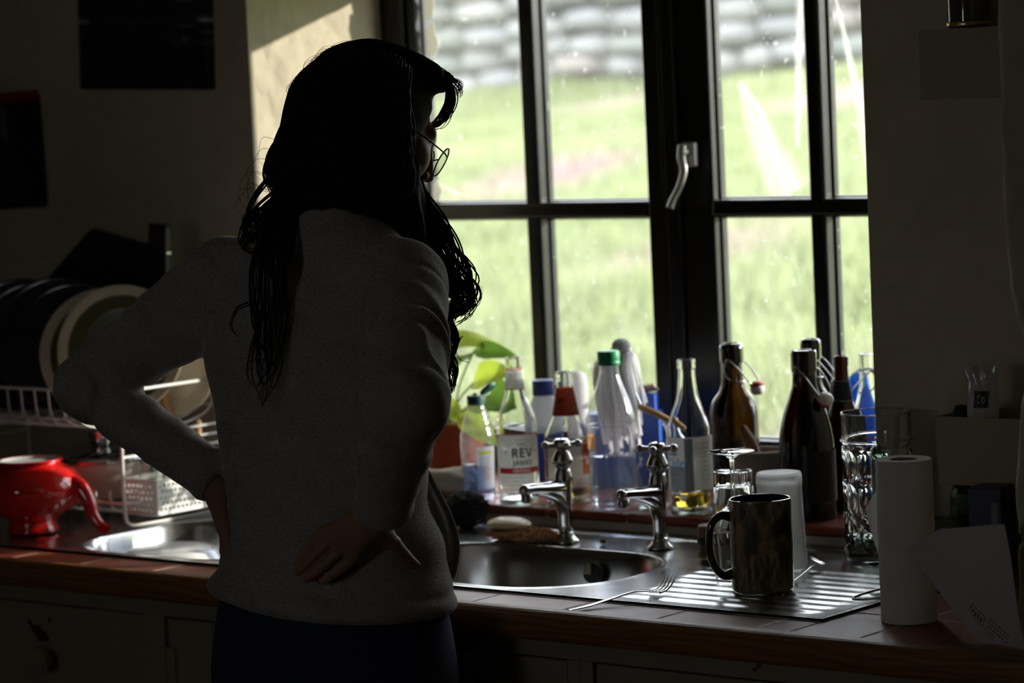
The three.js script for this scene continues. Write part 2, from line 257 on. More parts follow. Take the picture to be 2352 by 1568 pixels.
// ---------- the window: two casements in a black frame ----------
const panes = [];
{
  const w = new THREE.Group(); w.name = 'window_1'; w.userData.kind = 'structure'; scene.add(w);
  const B = (n, x0, x1, y0, y1, z0, z1, r = 0.005) => struct(n, box(x0, x1, y0, y1, z0, z1, r, 2), M.black, w);
  B('frame_jamb', -0.007, 0.05, 0.935, 1.93, -0.625, GZ); B('frame_jamb', 1.296, 1.35, 0.935, 1.93, -0.625, GZ);
  B('frame_head', 0.05, 1.296, 1.9, 1.93, -0.625, GZ); B('frame_rail', 0.05, 1.296, 0.935, 0.972, -0.635, GZ);
  B('mullion', 0.668, 0.700, 0.972, 1.892, -0.625, GZ - 0.006);
  const S = (x0, x1, xm0, xm1, s0, s1) => {
    B('casement_stile', x0, s0, 0.972, 1.892, -0.592, GZ - 0.012); B('casement_stile', s1, x1, 0.972, 1.892, -0.592, GZ - 0.004);
    B('casement_rail', s0, s1, 0.972, 1.014, -0.592, GZ - 0.006); B('casement_rail', s0, s1, 1.888, 1.9, -0.592, GZ - 0.006);
    B('glazing_bar', xm0, xm1, 1.014, 1.888, -0.590, GZ - 0.004, 0.008); B('glazing_bar', s0, s1, 1.418, 1.450, -0.588, GZ - 0.003, 0.008);
    for (const [a, b] of [[s0, xm0], [xm1, s1]]) for (const [c, d] of [[1.014, 1.418], [1.450, 1.888]]) {
      panes.push(struct('pane', new THREE.PlaneGeometry(b - a + 0.006, d - c + 0.006).translate((a + b) / 2, (c + d) / 2, -0.573), M.pane, w));
      // thin putty beads round each pane
      for (const x of [a, b]) struct('glazing_bead', box(x - 0.004, x + 0.004, c, d, -0.583, -0.566, 0.003), M.black, w);
      for (const y of [c, d]) struct('glazing_bead', box(a, b, y - 0.003, y + 0.003, -0.583, -0.566, 0.0025), M.black, w);
    }
  };
  S(0.050, 0.668, 0.337, 0.372, 0.074, 0.629); S(0.700, 1.296, 0.985, 1.018, 0.772, 1.252);
  // a film of grime and dried rain on the glass
  const grime = phys({ color: C(0.8, 0.8, 0.76), transmission: 0.5, thickness: 0, roughness: 1, transparent: true, opacity: 1, side: THREE.DoubleSide, alphaMap: grey(512, 512, (u, v) => { const a = fb(u, v, 5, 4, 4, 301), b = fb(u, v, 90, 70, 2, 303), c = fb(u, v, 26, 5, 3, 305), d = fb(u, v, 60, 60, 1, 307); return clamp(0.01 + 0.16 * a * a * (0.5 + b) + 0.07 * c * c + (d > 0.93 ? 0.35 : 0), 0, 1); }) });
  for (const p of panes.slice()) { p.geometry.computeBoundingBox(); const b = p.geometry.boundingBox, g = new THREE.PlaneGeometry(b.max.x - b.min.x - 0.008, b.max.y - b.min.y - 0.008).translate((b.max.x + b.min.x) / 2, (b.max.y + b.min.y) / 2, -0.5722); planeUV(g, (x) => x * 2.2, (x, y) => y * 1.7); struct('grime', g, grime, w); }
  // stay handle
  const hp = [[0.733, 1.551], [0.730, 1.53], [0.734, 1.505], [0.727, 1.475], [0.717, 1.455], [0.713, 1.438]];
  const hg = merged([taper(hp.map(([x, y], i) => V(x, y, GZ + 0.022 + (i > 2 ? 0.006 * (i - 2) : 0))), [0.0085, 0.0085, 0.0075, 0.007, 0.0065, 0.0075], 24, 8).translate(0, 0, 0), box(0.716, 0.748, 1.51, 1.555, GZ - 0.006, GZ + 0.008, 0.004), tube([[0.732, 1.538, GZ], [0.732, 1.538, GZ + 0.024]], 0.008, 4, 10)]);
  struct('window_handle', hg, std({ color: C(0.42, 0.41, 0.39), metalness: 0.85, roughness: 0.42 }), w);
  // cobwebs, lime splashes and etched marks on the panes
  const webTex = (seed) => grey(128, 256, (u, v) => { const e = Math.sin(Math.PI * u), f = fb(u, v, 10, 3, 3, seed), g = fb(u, v, 24, 24, 2, seed + 3); return Math.pow(e, 0.8) * clamp(0.25 + 1.1 * f * f + 0.4 * (g - 0.4), 0, 1); });
  const web = (seed, o) => phys({ color: C(0.9, 0.9, 0.86), transmission: 0.5, thickness: 0, roughness: 1, transparent: true, opacity: o, alphaMap: webTex(seed), side: THREE.DoubleSide });
  const ribbon = (pts, wd, m, z = -0.569) => {
    const P = [], U = [], I = [], c = new THREE.CatmullRomCurve3(pts.map((p) => V(p[0], p[1], z))), n = 24;
    for (let i = 0; i <= n; i++) { const t = i / n, o = c.getPoint(t), d = c.getTangent(t), f = t * (wd.length - 1), k = Math.min(Math.floor(f), wd.length - 2), q = lerp(wd[k], wd[k + 1], f - k) / 2; P.push(o.x - d.y * q, o.y + d.x * q, z, o.x + d.y * q, o.y - d.x * q, z); U.push(0, t, 1, t); if (i < n) I.push(2 * i, 2 * i + 1, 2 * i + 2, 2 * i + 1, 2 * i + 3, 2 * i + 2); }
    const g = new THREE.BufferGeometry(); g.setAttribute('position', new THREE.Float32BufferAttribute(P, 3)); g.setAttribute('uv', new THREE.Float32BufferAttribute(U, 2)); g.setIndex(I); g.computeVertexNormals();
    struct('cobweb', g, m, w);
  };
  ribbon([[1.037, 1.80], [1.060, 1.70], [1.078, 1.62], [1.102, 1.53], [1.135, 1.47]], [0.008, 0.018, 0.022, 0.05, 0.075], web(51, 0.95), -0.5695);
  ribbon([[0.965, 1.80], [0.955, 1.70], [0.95, 1.60], [0.945, 1.54]], [0.03, 0.022, 0.018, 0.01], web(52, 0.75));
  ribbon([[0.826, 1.66], [0.853, 1.60], [0.885, 1.53], [0.925, 1.455]], [0.02, 0.055, 0.07, 0.10], web(53, 0.7), -0.5685);
  ribbon([[0.612, 1.40], [0.616, 1.2], [0.622, 1.03]].map(([x, y]) => [x - 0.29, y]), [0.012, 0.022, 0.02], web(54, 0.9));
  ribbon([[0.104, 1.485], [0.135, 1.470], [0.17, 1.462]], [0.006, 0.006, 0.002], web(55, 0.9));
  const splash = (cx, cy, rx, ry, seed) => { const p = []; for (let i = 0; i < 26; i++) { const a = i / 26 * 6.2832, k = 0.65 + 0.6 * n2(Math.cos(a) * 2 + 5, Math.sin(a) * 2 + 5, 20, 20, seed); p.push([cx + Math.cos(a) * rx * k, cy + Math.sin(a) * ry * k]); } struct('paint_splash', extrude(p, 0.0006).translate(0, 0, -0.5700), M.limePaint, w); };
  M.limePaint = phys({ color: C(0.86, 0.84, 0.78), transmission: 0.35, thickness: 0, roughness: 1 });
  splash(0.094, 1.835, 0.012, 0.03, 3); splash(0.096, 1.765, 0.014, 0.034, 4); splash(0.092, 1.71, 0.012, 0.02, 5); splash(0.09, 1.475, 0.012, 0.02, 6);
}
// ---------- outside: a grassy bank that rises to a dry stone wall ----------
const bankY = (x, z) => 0.60 + 0.094 * (-z - 0.7) + 0.05 * (x + 6) * step(-z, 3, 12) * 0.8 + 0.10 * (n3(x * 0.7, 3, z * 0.7, 3) - 0.5) + 0.05 * (n3(x * 2.3, 3, z * 2.3, 8) - 0.5) * step(-z, 1, 2);
{
  const g = new THREE.PlaneGeometry(36, 14.3, 180, 110).rotateX(-Math.PI / 2).translate(-6, 0, -7.82), p = g.attributes.position;
  for (let i = 0; i < p.count; i++) p.setY(i, bankY(p.getX(i), p.getZ(i)));
  g.computeVertexNormals(); planeUV(g, (x) => x / 6, (x, y, z) => z / 6);
  const t = tex(512, 512, (u, v) => { const a = fb(u, v, 6, 6, 4, 201), b = fb(u, v, 50, 50, 3, 203), s = step(fb(u, v, 9, 9, 3, 207), 0.55, 0.75), y = step(fb(u, v, 90, 90, 1, 209), 0.9, 0.96) * 0.4, k = 0.72 + 0.35 * a + 0.28 * (b - 0.5); return [lerp(0.58, 0.66, s) * k + y * 0.2, lerp(0.63, 0.62, s) * k + y * 0.15, lerp(0.38, 0.48, s) * k]; });
  struct('ground_bank', g, std({ map: t, roughness: 0.95 }));
  // grass blades: nobody could count these
  const blade = merged([0, 1, 2].map((k) => { const b = new THREE.PlaneGeometry(0.012, 0.11, 1, 2).translate(0, 0.05, 0), q = b.attributes.position; for (let i = 0; i < q.count; i++) { const f = q.getY(i) / 0.1; q.setX(i, q.getX(i) * (1.05 - f)); q.setZ(i, 0.035 * f * f); } return b.rotateY(k * 2.1).translate((k - 1) * 0.015, 0, (k % 2) * 0.01); }));
  blade.computeVertexNormals();
  const N = 42000, im = new THREE.InstancedMesh(blade, phys({ color: C(0.33, 0.375, 0.175), transmission: 0.4, thickness: 0, roughness: 0.95, side: THREE.DoubleSide }), N), R = rng(5), o = new THREE.Object3D(), c = new THREE.Color();
  for (let i = 0; i < N; i++) { const z = -1.0 - 11.5 * Math.pow(R(), 0.8), x = 4.01 - (3.95 - z) * (0.58 + 0.33 * R()); o.position.set(x, bankY(x, z) - 0.01, z); o.rotation.y = R() * 6.3; const s = 0.6 + 0.9 * R(); o.scale.set(s, s * (0.7 + 0.6 * n3(x, 1, z, 4)), s); o.updateMatrix(); im.setMatrixAt(i, o.matrix); const d = step(n3(x * 0.9, 2, z * 0.9, 12), 0.58, 0.85), k = 0.75 + 0.4 * R(); im.setColorAt(i, c.setRGB(lerp(1, 1.5, d) * k, lerp(1, 0.95, d) * k, lerp(1, 2.0, d) * k)); }
  im.name = 'grass'; im.userData.kind = 'stuff'; im.castShadow = im.receiveShadow = true; scene.add(im); tag(im, 'bright green rough grass growing on the sunny bank outside', 'grass');
}
{
  const w = thing('garden_wall', 'pale grey dry stone wall at the top of the grassy bank', 'wall', [0, 0, 0]);
  const R = rng(77), geos = [0, 1, 2, 3, 4].map((s) => { const g = new THREE.SphereGeometry(0.5, 9, 6), p = g.attributes.position; for (let i = 0; i < p.count; i++) { const v = V().fromBufferAttribute(p, i), m = Math.max(Math.abs(v.x), Math.abs(v.y), Math.abs(v.z)) / 0.5, k = lerp(1, 1 / m, 0.72) * (0.94 + 0.12 * n3(v.x * 3 + 9, v.y * 3 + 9, v.z * 3 + 9, s)); p.setXYZ(i, v.x * k, v.y * k, v.z * k); } g.computeVertexNormals(); return g; });
  const mats = [[0.28, 0.278, 0.268], [0.25, 0.25, 0.25], [0.315, 0.307, 0.29], [0.285, 0.255, 0.235], [0.21, 0.22, 0.20]].map((c) => std({ color: C(...c), roughness: 0.95 }));
  part('wall_core', box(-14.5, -5.2, 1.2, 2.75, -12.45, -12.18, 0.02), std({ color: C(0.24, 0.24, 0.225), roughness: 1 }), w);
  for (let r = 0; r < 9; r++) { let x = -14.4 + R() * 0.3; while (x < -5.4) { const l = 0.26 + 0.26 * R(), hh = 0.17; const m = part('stone', geos[Math.floor(R() * 5)], mats[Math.floor(R() * 5)], w); const by = Math.max(1.2, bankY(x, -12) - 0.05); m.scale.set(l * 1.02, hh * (0.98 + 0.1 * R()), 0.34 + 0.08 * R()); m.position.set(x + l / 2, by + 0.06 + r * hh * 0.97 + 0.05 * (n2(x * 1.3, r, 99, 99, 4) - 0.5), -12.08 + 0.05 * (R() - 0.5)); x += l; } }
}
// ---------- base cabinets ----------
const CZ = 0.50;
function knob(p, x, y) { return part('knob', lathe([[0, 0.036], [0.012, 0.035], [0.021, 0.028], [0.023, 0.02], [0.019, 0.012], [0.011, 0.007], [0.010, 0], [0, 0]], 28).rotateX(Math.PI / 2).translate(x, y, CZ + 0.001), M.paint, p); }
function cabinet(label, x0, x1, fronts) {
  const t = thing('base_cabinet', label, 'cabinet', [0, 0, 0], 0, 'painted base cabinets');
  part('carcass', box(x0, x1, 0.08, 0.715, -0.14, CZ - 0.03, 0), M.paint, t);
  part('plinth', box(x0, x1, 0, 0.08, -0.14, CZ - 0.08, 0), M.paint, t);
  part('top_rail', box(x0, x1, 0.829, 0.857, CZ - 0.03, CZ, 0.0015), M.paint, t);
  part('bottom_rail', box(x0, x1, 0.08, 0.13, CZ - 0.03, CZ, 0.0015), M.paint, t);
  let last = x0;
  for (const f of fronts) {
    part('stile', box(last, f[1], 0.13, 0.829, CZ - 0.03, CZ, 0.0015), M.paint, t); last = f[2];
    if (f[0] === 'drawers') {
      let y = 0.826;
      for (const h of [0.185, 0.22, 0.265]) { const d = part('drawer', box(f[1] + 0.003, f[2] - 0.003, y - h, y, CZ - 0.027, CZ - 0.004, 0.002), M.paint, t); knob(d, (f[1] + f[2]) / 2, y - h / 2); if (h < 0.26) part('rail', box(f[1], f[2], y - h - 0.022, y - h - 0.003, CZ - 0.03, CZ, 0.0015), M.paint, t); y -= h + 0.025; }
    } else {
      const n = Math.round((f[2] - f[1]) / 0.0966), w = (f[2] - f[1] - 0.006) / n, d = part('door', box(f[1] + 0.003, f[2] - 0.003, 0.133, 0.826, CZ - 0.028, CZ - 0.016, 0), M.paint, t);
      for (let i = 0; i < n; i++) part('plank', box(f[1] + 0.003 + i * w + 0.0006, f[1] + 0.003 + (i + 1) * w - 0.0006, 0.1335, 0.8255, CZ - 0.017, CZ - 0.004, 0.003), M.paint, d);
      const hx = f[3] > 0 ? f[1] : f[2]; for (const y of [0.745, 0.22]) part('hinge', merged([box(hx - 0.022, hx + 0.022, y - 0.032, y + 0.032, CZ - 0.006, CZ + 0.0018, 0.0015), tube([[hx, y - 0.034, CZ + 0.002], [hx, y + 0.034, CZ + 0.002]], 0.0035, 4, 8)]), M.paint, d);
      knob(d, f[3] > 0 ? f[2] - 0.05 : f[1] + 0.05, 0.62);
    }
  }
  part('stile', box(last, x1, 0.13, 0.829, CZ - 0.03, CZ, 0.0015), M.paint, t);
}
cabinet('cream painted cabinet with a round knobbed drawer, below the tiles at the left', -0.75, 0.354, [['drawers', -0.141, 0.329]]);
cabinet('cream painted double door cabinet of vertical boards, below the sink behind the person', 0.354, 1.2525, [['door', 0.379, 0.80, 1], ['door', 0.804, 1.229, -1]]);
cabinet('chipped cream painted drawer cabinet below the kitchen roll, right of the sink', 1.2525, 2.40, [['drawers', 1.276, 1.90]]);
// ---------- worktop: wooden edging, bed and single quarry tiles ----------
{
  const t = thing('worktop', 'tiled worktop with terracotta tiles and a rounded wooden front edge', 'worktop');
  const prof = []; const r = 0.013; for (let i = 0; i <= 6; i++) { const a = i / 6 * Math.PI / 2; prof.push([0.531 - r + r * Math.sin(a), 0.9035 - r + r * Math.cos(a)]); } prof.push([0.531, 0.868], [0.526, 0.859], [0.503, 0.859], [0.503, 0.9035]);
  const s = new THREE.Shape(prof.map((p) => new THREE.Vector2(...p))), e = new THREE.ExtrudeGeometry(s, { depth: 3.2, bevelEnabled: false, steps: 1 });
  // extrude runs along z, so turn it to run along x: (z, y, -x) -> world
  const q = e.attributes.position; for (let i = 0; i < q.count; i++) { const a = q.getX(i), b = q.getY(i), c = q.getZ(i); q.setXYZ(i, -0.8 + c, b, a); }
  const ix = e.index; let eg = e.toNonIndexed ? (e.index ? e.toNonIndexed() : e) : e; { const p = eg.attributes.position; for (let i = 0; i < p.count; i += 3) { const x = p.getX(i), y = p.getY(i), z = p.getZ(i); p.setXYZ(i, p.getX(i + 1), p.getY(i + 1), p.getZ(i + 1)); p.setXYZ(i + 1, x, y, z); } eg = boxUV(toCreasedNormals(eg, 0.7), 1); }
  part('wooden_edge', eg, M.edgeWood, t);
  const bed = (x0, x1, z0, z1) => part('tile_bed', box(x0, x1, 0.857, 0.8994, z0, z1, 0), M.grout, t);
  bed(-0.8, 2.4, 0.405, 0.5025); bed(-0.8, -0.46, -0.158, 0.405); bed(1.615, 2.4, -0.158, 0.405); bed(-0.46, 1.615, -0.158, -0.12);
  const P = 0.1736, g = 0.0022, zs = [0.5012, 0.3276, 0.154, -0.0196, -0.157];
  const put = (x0, x1, z0, z1, k) => { if (x1 - x0 < 0.008 || z1 - z0 < 0.006) return; const j = (h2(k, 3, 5) - 0.5) * 0.0008; part('tile', box(x0 + g, x1 - g, 0.893, 0.9 + j, z0 + g, z1 - g, 0.002), M.tile[k % 4], t); };
  for (let i = -5; i < 14; i++) for (let r = 0; r < 4; r++) {
    const x0 = i * P, x1 = x0 + P, z1 = zs[r], z0 = zs[r + 1], k = Math.abs(i * 7 + r * 5 + i * r);
    if (x1 < -0.46 || x0 > 1.62) put(x0, x1, z0, z1, k);
    else {
      if (x0 < -0.46) put(x0, -0.463, z0, z1, k); if (x1 > 1.623) put(1.62, x1, z0, z1, k);
      const a = Math.max(x0, -0.463), b = Math.min(x1, 1.62);
      if (r === 0) put(a, b, 0.4105, z1, k); if (r === 3) put(a, b, -0.155, -0.1305, k);
    }
  }
}
// ---------- stainless double sink with a drainer at each end ----------
{
  const t = thing('sink', 'stainless steel double sink with a fluted drainer, set in the tiled worktop', 'sink');
  const rr = (x, z, x0, x1, z0, z1, r) => { const cx = (x0 + x1) / 2, cz = (z0 + z1) / 2, dx = Math.abs(x - cx) - (x1 - x0) / 2 + r, dz = Math.abs(z - cz) - (z1 - z0) / 2 + r; return Math.hypot(Math.max(dx, 0), Math.max(dz, 0)) + Math.min(Math.max(dx, dz), 0) - r; };
  const H = (x, z) => {
    let y = 0.9045;
    y -= 0.0035 * (1 - step(rr(x, z, -0.463, 1.6225, -0.1285, 0.4115, 0.012), -0.022, -0.012)) ;
    for (const [a, b, c, d, r, dp] of [[0.60, 1.128, 0.028, 0.372, 0.15, 0.165], [-0.02, 0.43, 0.0, 0.374, 0.13, 0.16]]) { const e = rr(x, z, a, b, c, d, r); y -= dp * sm(clamp((-e + 0.004) / 0.035, 0, 1)) * (0.97 + 0.03 * clamp(-e / 0.1, 0, 1)); if (e > 0) y += 0.0012 * Math.exp(-((e - 0.008) ** 2) / 0.00003); }
    const L = (x0, x1, z0, z1, p, n) => { const u = step(x, x0, x0 + 0.025) * (1 - step(x, x1 - 0.02, x1)), k = (z - z0) / p; if (k > 0 && k < n) y += 0.0028 * u * (0.5 - 0.5 * Math.cos(2 * Math.PI * k)); };
    L(1.175 + 0.05 * clamp((z - 0.05) / 0.3, 0, 1), 1.585, 0.035, 0.365, 0.0375, 9); L(-0.44, -0.06, 0.03, 0.36, 0.0375, 9);
    return y;
  };
  const X0 = -0.463, X1 = 1.6225, Z0 = -0.1285, Z1 = 0.4115, nx = 520, nz = 150, P = [], U = [], I = [];
  for (let j = 0; j <= nz; j++) for (let i = 0; i <= nx; i++) { const x = lerp(X0, X1, i / nx), z = lerp(Z0, Z1, j / nz); P.push(x, H(x, z), z); U.push(x, z); }
  for (let j = 0; j < nz; j++) for (let i = 0; i < nx; i++) { const a = j * (nx + 1) + i, b = a + 1, c = a + nx + 1, d = c + 1; I.push(a, c, b, b, c, d); }
  const g = new THREE.BufferGeometry(); g.setAttribute('position', new THREE.Float32BufferAttribute(P, 3)); g.setAttribute('uv', new THREE.Float32BufferAttribute(U, 2)); g.setIndex(I); g.computeVertexNormals();
  part('steel_top', g, M.steel, t);
  const lip = (x0, x1, z0, z1) => part('rim', box(x0, x1, 0.8975, 0.9015, z0, z1, 0.0015), M.steel, t);
  lip(X0 - 0.002, X1 + 0.002, Z1 - 0.003, Z1 + 0.003); lip(X0 - 0.002, X1 + 0.002, Z0 - 0.002, Z0 + 0.003); lip(X1 - 0.003, X1 + 0.003, Z0, Z1); lip(X0 - 0.003, X0 + 0.003, Z0, Z1);
  // overflow in the back wall of the bowl, and the two wastes
  part('overflow', merged([lathe([[0, 0.004], [0.0165, 0.004], [0.0175, 0.003], [0.0175, -0.008], [0, -0.008]], 28).rotateX(Math.PI / 2)]).rotateX(-0.25).translate(0.926, 0.868, 0.047), M.rubber, t, 'black round overflow plug in the back wall of the bowl');
  part('plug_tab', extrude([[-0.008, -0.008], [0.007, -0.008], [0.004, 0.008], [-0.001, 0.009]], 0.002, 0.0006).rotateX(-0.25).translate(0.919, 0.8735, 0.050), std({ color: C(0.55, 0.45, 0.28), roughness: 0.6 }), t, 'cream tab on the plug');
  for (const [x, z] of [[0.87, 0.2], [0.2, 0.19]]) part('waste', lathe([[0, 0.001], [0.02, 0.001], [0.036, 0.004], [0.04, 0.002], [0.04, 0]], 28).translate(x, 0.742, z), M.chrome, t);
}
// ---------- the pair of pillar taps ----------
function tap(label, x, z, turnTop, spoutTurn) {
  const t = thing('pillar_tap', label, 'tap', [x, 0.9015, z], 0, 'chrome pillar taps');
  part('flange', lathe([[0, 0], [0.0235, 0], [0.0245, 0.002], [0.022, 0.006], [0.016, 0.011], [0.0135, 0.016], [0.0135, 0.02], [0, 0.02]], 36), M.chrome, t);
  part('body', merged([lathe([[0, 0.008], [0.0128, 0.010], [0.0118, 0.03], [0.0122, 0.06], [0.0138, 0.085], [0.0165, 0.105], [0.0155, 0.114], [0.0128, 0.122], [0.0128, 0.126], [0, 0.126]], 32),
    taper([V(0, 0.094, -0.006), V(0, 0.0955, 0.020), V(0, 0.0985, 0.055), V(0, 0.1015, 0.085), V(0, 0.1025, 0.104)].map((p) => p.applyAxisAngle(V(0, 1, 0), spoutTurn)), [0.0130, 0.0128, 0.0112, 0.0100, 0.0096], 36, 20),
    taper([V(0, 0.030, -0.003), V(0, 0.058, 0.003), V(0, 0.078, 0.016), V(0, 0.089, 0.040), V(0, 0.096, 0.072)].map((p) => p.applyAxisAngle(V(0, 1, 0), spoutTurn)), [0.0085, 0.0125, 0.0125, 0.0098, 0.0068], 30, 18),
    lathe([[0, -0.011], [0.0088, -0.011], [0.0095, -0.009], [0.0095, 0.003], [0, 0.004]], 22).translate(...V(0, 0.0925, 0.099).applyAxisAngle(V(0, 1, 0), spoutTurn).toArray()),
    new THREE.SphereGeometry(0.0099, 16, 12).translate(...V(0, 0.1025, 0.104).applyAxisAngle(V(0, 1, 0), spoutTurn).toArray())]), M.chrome, t);
  part('bonnet', lathe([[0, 0.124], [0.0118, 0.124], [0.0125, 0.128], [0.0125, 0.132], [0.0185, 0.136], [0.0178, 0.142], [0.0125, 0.154], [0.0105, 0.160], [0, 0.162]], 32), M.chrome, t);
  const h = new THREE.Group(); h.name = 'handle'; h.rotation.y = turnTop; h.position.y = 0.166; t.add(h);
  part('hub', lathe([[0, -0.008], [0.0125, -0.007], [0.0145, 0], [0.0135, 0.007], [0.010, 0.0105], [0, 0.0115]], 26), M.chrome, h);
  for (let k = 0; k < 4; k++) part('spoke', merged([taper([V(0.009, 0, 0), V(0.018, 0, 0), V(0.025, 0.0005, 0)], [0.0052, 0.0042, 0.005], 8, 12), new THREE.SphereGeometry(0.0072, 16, 12).translate(0.0285, 0.0005, 0)]).rotateY(k * Math.PI / 2), M.chrome, h);
  return t;
}
tap('chrome cross head tap by the soap, in front of the bottle with the orange neck', 0.818, -0.021, 0.95, 0.0);
tap('chrome cross head tap in front of the milk bottle, right of its twin', 1.009, -0.032, 0.42, 0.03);
// ---------- bottles on the sill ----------
const SY = 0.9352;
// outer profile [r, y] from the foot up; an inner skin is added so that the bottle is hollow
function hollow(prof, wallT, floor = 0.006, seg = 44) {
  const top = prof[prof.length - 1], inner = [];
  for (let i = prof.length - 1; i >= 0; i--) { const [r, y] = prof[i]; if (y < floor) break; inner.push([Math.max(r - wallT, 0.002), y]); }
  const foot = inner[inner.length - 1]; inner.push([foot[0] * 0.93, floor], [foot[0] * 0.6, floor + 0.003], [0, floor + 0.006]);
  return lathe([[0, 0.004], [prof[0][0] * 0.7, 0.003], [prof[0][0] * 0.92, 0], ...prof, [top[0] - wallT * 0.5, top[1] + 0.0008], ...inner], seg);
}
const foot = (t, r) => part('thick_base', lathe([[0, 0.0005], [r * 0.9, 0.0004], [r * 0.985, 0.003], [r * 0.985, 0.008], [r * 0.8, 0.0105], [r * 0.4, 0.0075], [0, 0.0065]], 44), M.glass, t);
function neckShell(prof, wallT, y0, seg = 44) { const o = prof.filter((p) => p[1] >= y0), i = o.slice().reverse().map(([r, y]) => [Math.max(r - wallT, 0.002), y]), top = o[o.length - 1]; return lathe([[o[0][0] - wallT, o[0][1]], ...o, [top[0] - wallT * 0.5, top[1] + 0.0008], ...i], seg); }
const below = (prof, y0) => [...prof.filter((p) => p[1] < y0), [rAt(prof, y0), y0]];
function smoothProf(p, n = 40) { const c = new THREE.SplineCurve(p.map((q) => new THREE.Vector2(q[0], q[1]))); return c.getPoints(n).map((v) => [v.x, v.y]); }
function fill(prof, wallT, y0, y1, seg = 40) { const o = [[0, y0]]; let lastR = 0; for (const [r, y] of prof) if (y >= y0 && y <= y1) { o.push([r - wallT - 0.0006, y]); lastR = r; } o.push([lastR - wallT - 0.0006, y1], [0, y1]); return lathe(o, seg); }
const camTurn = (x, z) => Math.atan2(4.01 - x, 3.95 - z); // the side of a round thing that was turned to the room, as it stood
const ale = (R, H) => [...smoothProf([[R * 0.96, 0], [R, 0.006], [R, H * 0.3], [R, H * 0.52], [R * 0.97, H * 0.575], [R * 0.78, H * 0.655], [R * 0.56, H * 0.73], [R * 0.46, H * 0.80], [R * 0.40, H * 0.88], [R * 0.385, H * 0.935]], 46), [R * 0.42, H * 0.945], [R * 0.43, H * 0.958], [R * 0.40, H * 0.966], [R * 0.425, H * 0.975], [R * 0.425, H * 0.992], [R * 0.39, H]];
const rAt = (prof, y) => { for (let i = 1; i < prof.length; i++) if (prof[i][1] >= y) { const [a, b] = [prof[i - 1], prof[i]]; return lerp(a[0], b[0], (y - a[1]) / (b[1] - a[1] || 1)); } return prof[prof.length - 1][0]; };
const paperM = (t, o = {}) => phys({ map: t, roughness: 0.95, transmission: 0.75, thickness: 0, side: THREE.DoubleSide, ...o });
function label(t, prof, y0, y1, half, mat, aim, name = 'label') { const g = wrap(rAt(prof, y0) + 0.0005, y1 - y0, aim - half, aim + half, rAt(prof, y1) + 0.0005); return part(name, g.translate(0, (y0 + y1) / 2, 0), mat, t); }
{ // ale bottle with its white and red label
  const t = thing('ale_bottle', 'clear ale bottle with a white and red REV JAMES label, between plant and tap', 'bottle', [0.591, SY, -0.178]), H = 0.259, R = 0.0362, pr = ale(R, H), a = camTurn(0.591, -0.178);
  part('glass_body', hollow(below(pr, 0.098), 0.0028), M.thinGlass, t); part('glass_neck', neckShell(pr, 0.0030, 0.098), M.glass, t); foot(t, R);
  const main = canvasTex(768, 768, (c, w, h) => {
    c.fillStyle = '#f8f6f1'; c.fillRect(0, 0, w, h); c.strokeStyle = '#b3202c'; c.lineWidth = 12; c.strokeRect(6, 6, w - 12, h - 12); c.fillStyle = '#b3202c'; for (const [x, y] of [[0, 0], [w, 0], [0, h], [w, h]]) { c.beginPath(); c.arc(x, y, 66, 0, 7); c.fill(); }
    c.textAlign = 'center'; c.fillStyle = '#33393c'; c.strokeStyle = '#555'; c.lineWidth = 4; c.setLineDash([9, 7, 16, 7, 5, 9]); c.beginPath(); c.arc(w / 2 + 60, 330, 250, Math.PI * 1.2, Math.PI * 1.8); c.stroke(); c.setLineDash([]);
    c.font = 'bold 54px sans-serif'; c.fillText('T H E', w / 2 + 60, 160); c.font = 'bold 176px sans-serif'; c.fillText('REV', w / 2 + 60, 320); c.fillText('\u00b7', w / 2 - 170, 305); c.fillText('\u00b7', w / 2 + 292, 305);
    c.font = 'bold 96px sans-serif'; c.fillText('JAMES', w / 2 + 70, 425); c.fillStyle = '#b3202c'; c.fillRect(66, 460, w - 86, 78); c.fillStyle = '#efe9e2'; c.font = 'bold 56px sans-serif'; c.fillText('ORIGINAL', w / 2 + 60, 519);
    c.strokeStyle = '#666'; c.lineWidth = 6; for (const [y, l, d] of [[590, 330, [8, 6, 22, 5]], [640, 280, [14, 5, 6, 5]], [690, 350, [20, 6, 9, 5]]]) { c.setLineDash(d); c.beginPath(); c.moveTo(110, y); c.lineTo(110 + l, y); c.stroke(); } c.setLineDash([]);
  });
  label(t, pr, 0.027, 0.1275, 1.33, paperM(main), a);
  const neck = canvasTex(512, 256, (c, w, h) => { c.fillStyle = '#f8f6f1'; c.fillRect(0, 0, w, h); c.fillStyle = '#b3202c'; c.fillRect(0, 0, w, 10); c.fillRect(0, h - 12, w, 12); c.strokeStyle = '#555'; c.lineWidth = 7; for (let k = 0; k < 5; k++) { c.setLineDash([20 + 7 * k, 8, 9, 7, 34, 8]); c.beginPath(); c.moveTo(40 + 12 * (k % 2), 62 + k * 34); c.lineTo(w - 40, 62 + k * 34); c.stroke(); } });
  label(t, pr, 0.2035, 0.2395, Math.PI, paperM(neck), a, 'neck_label');
}
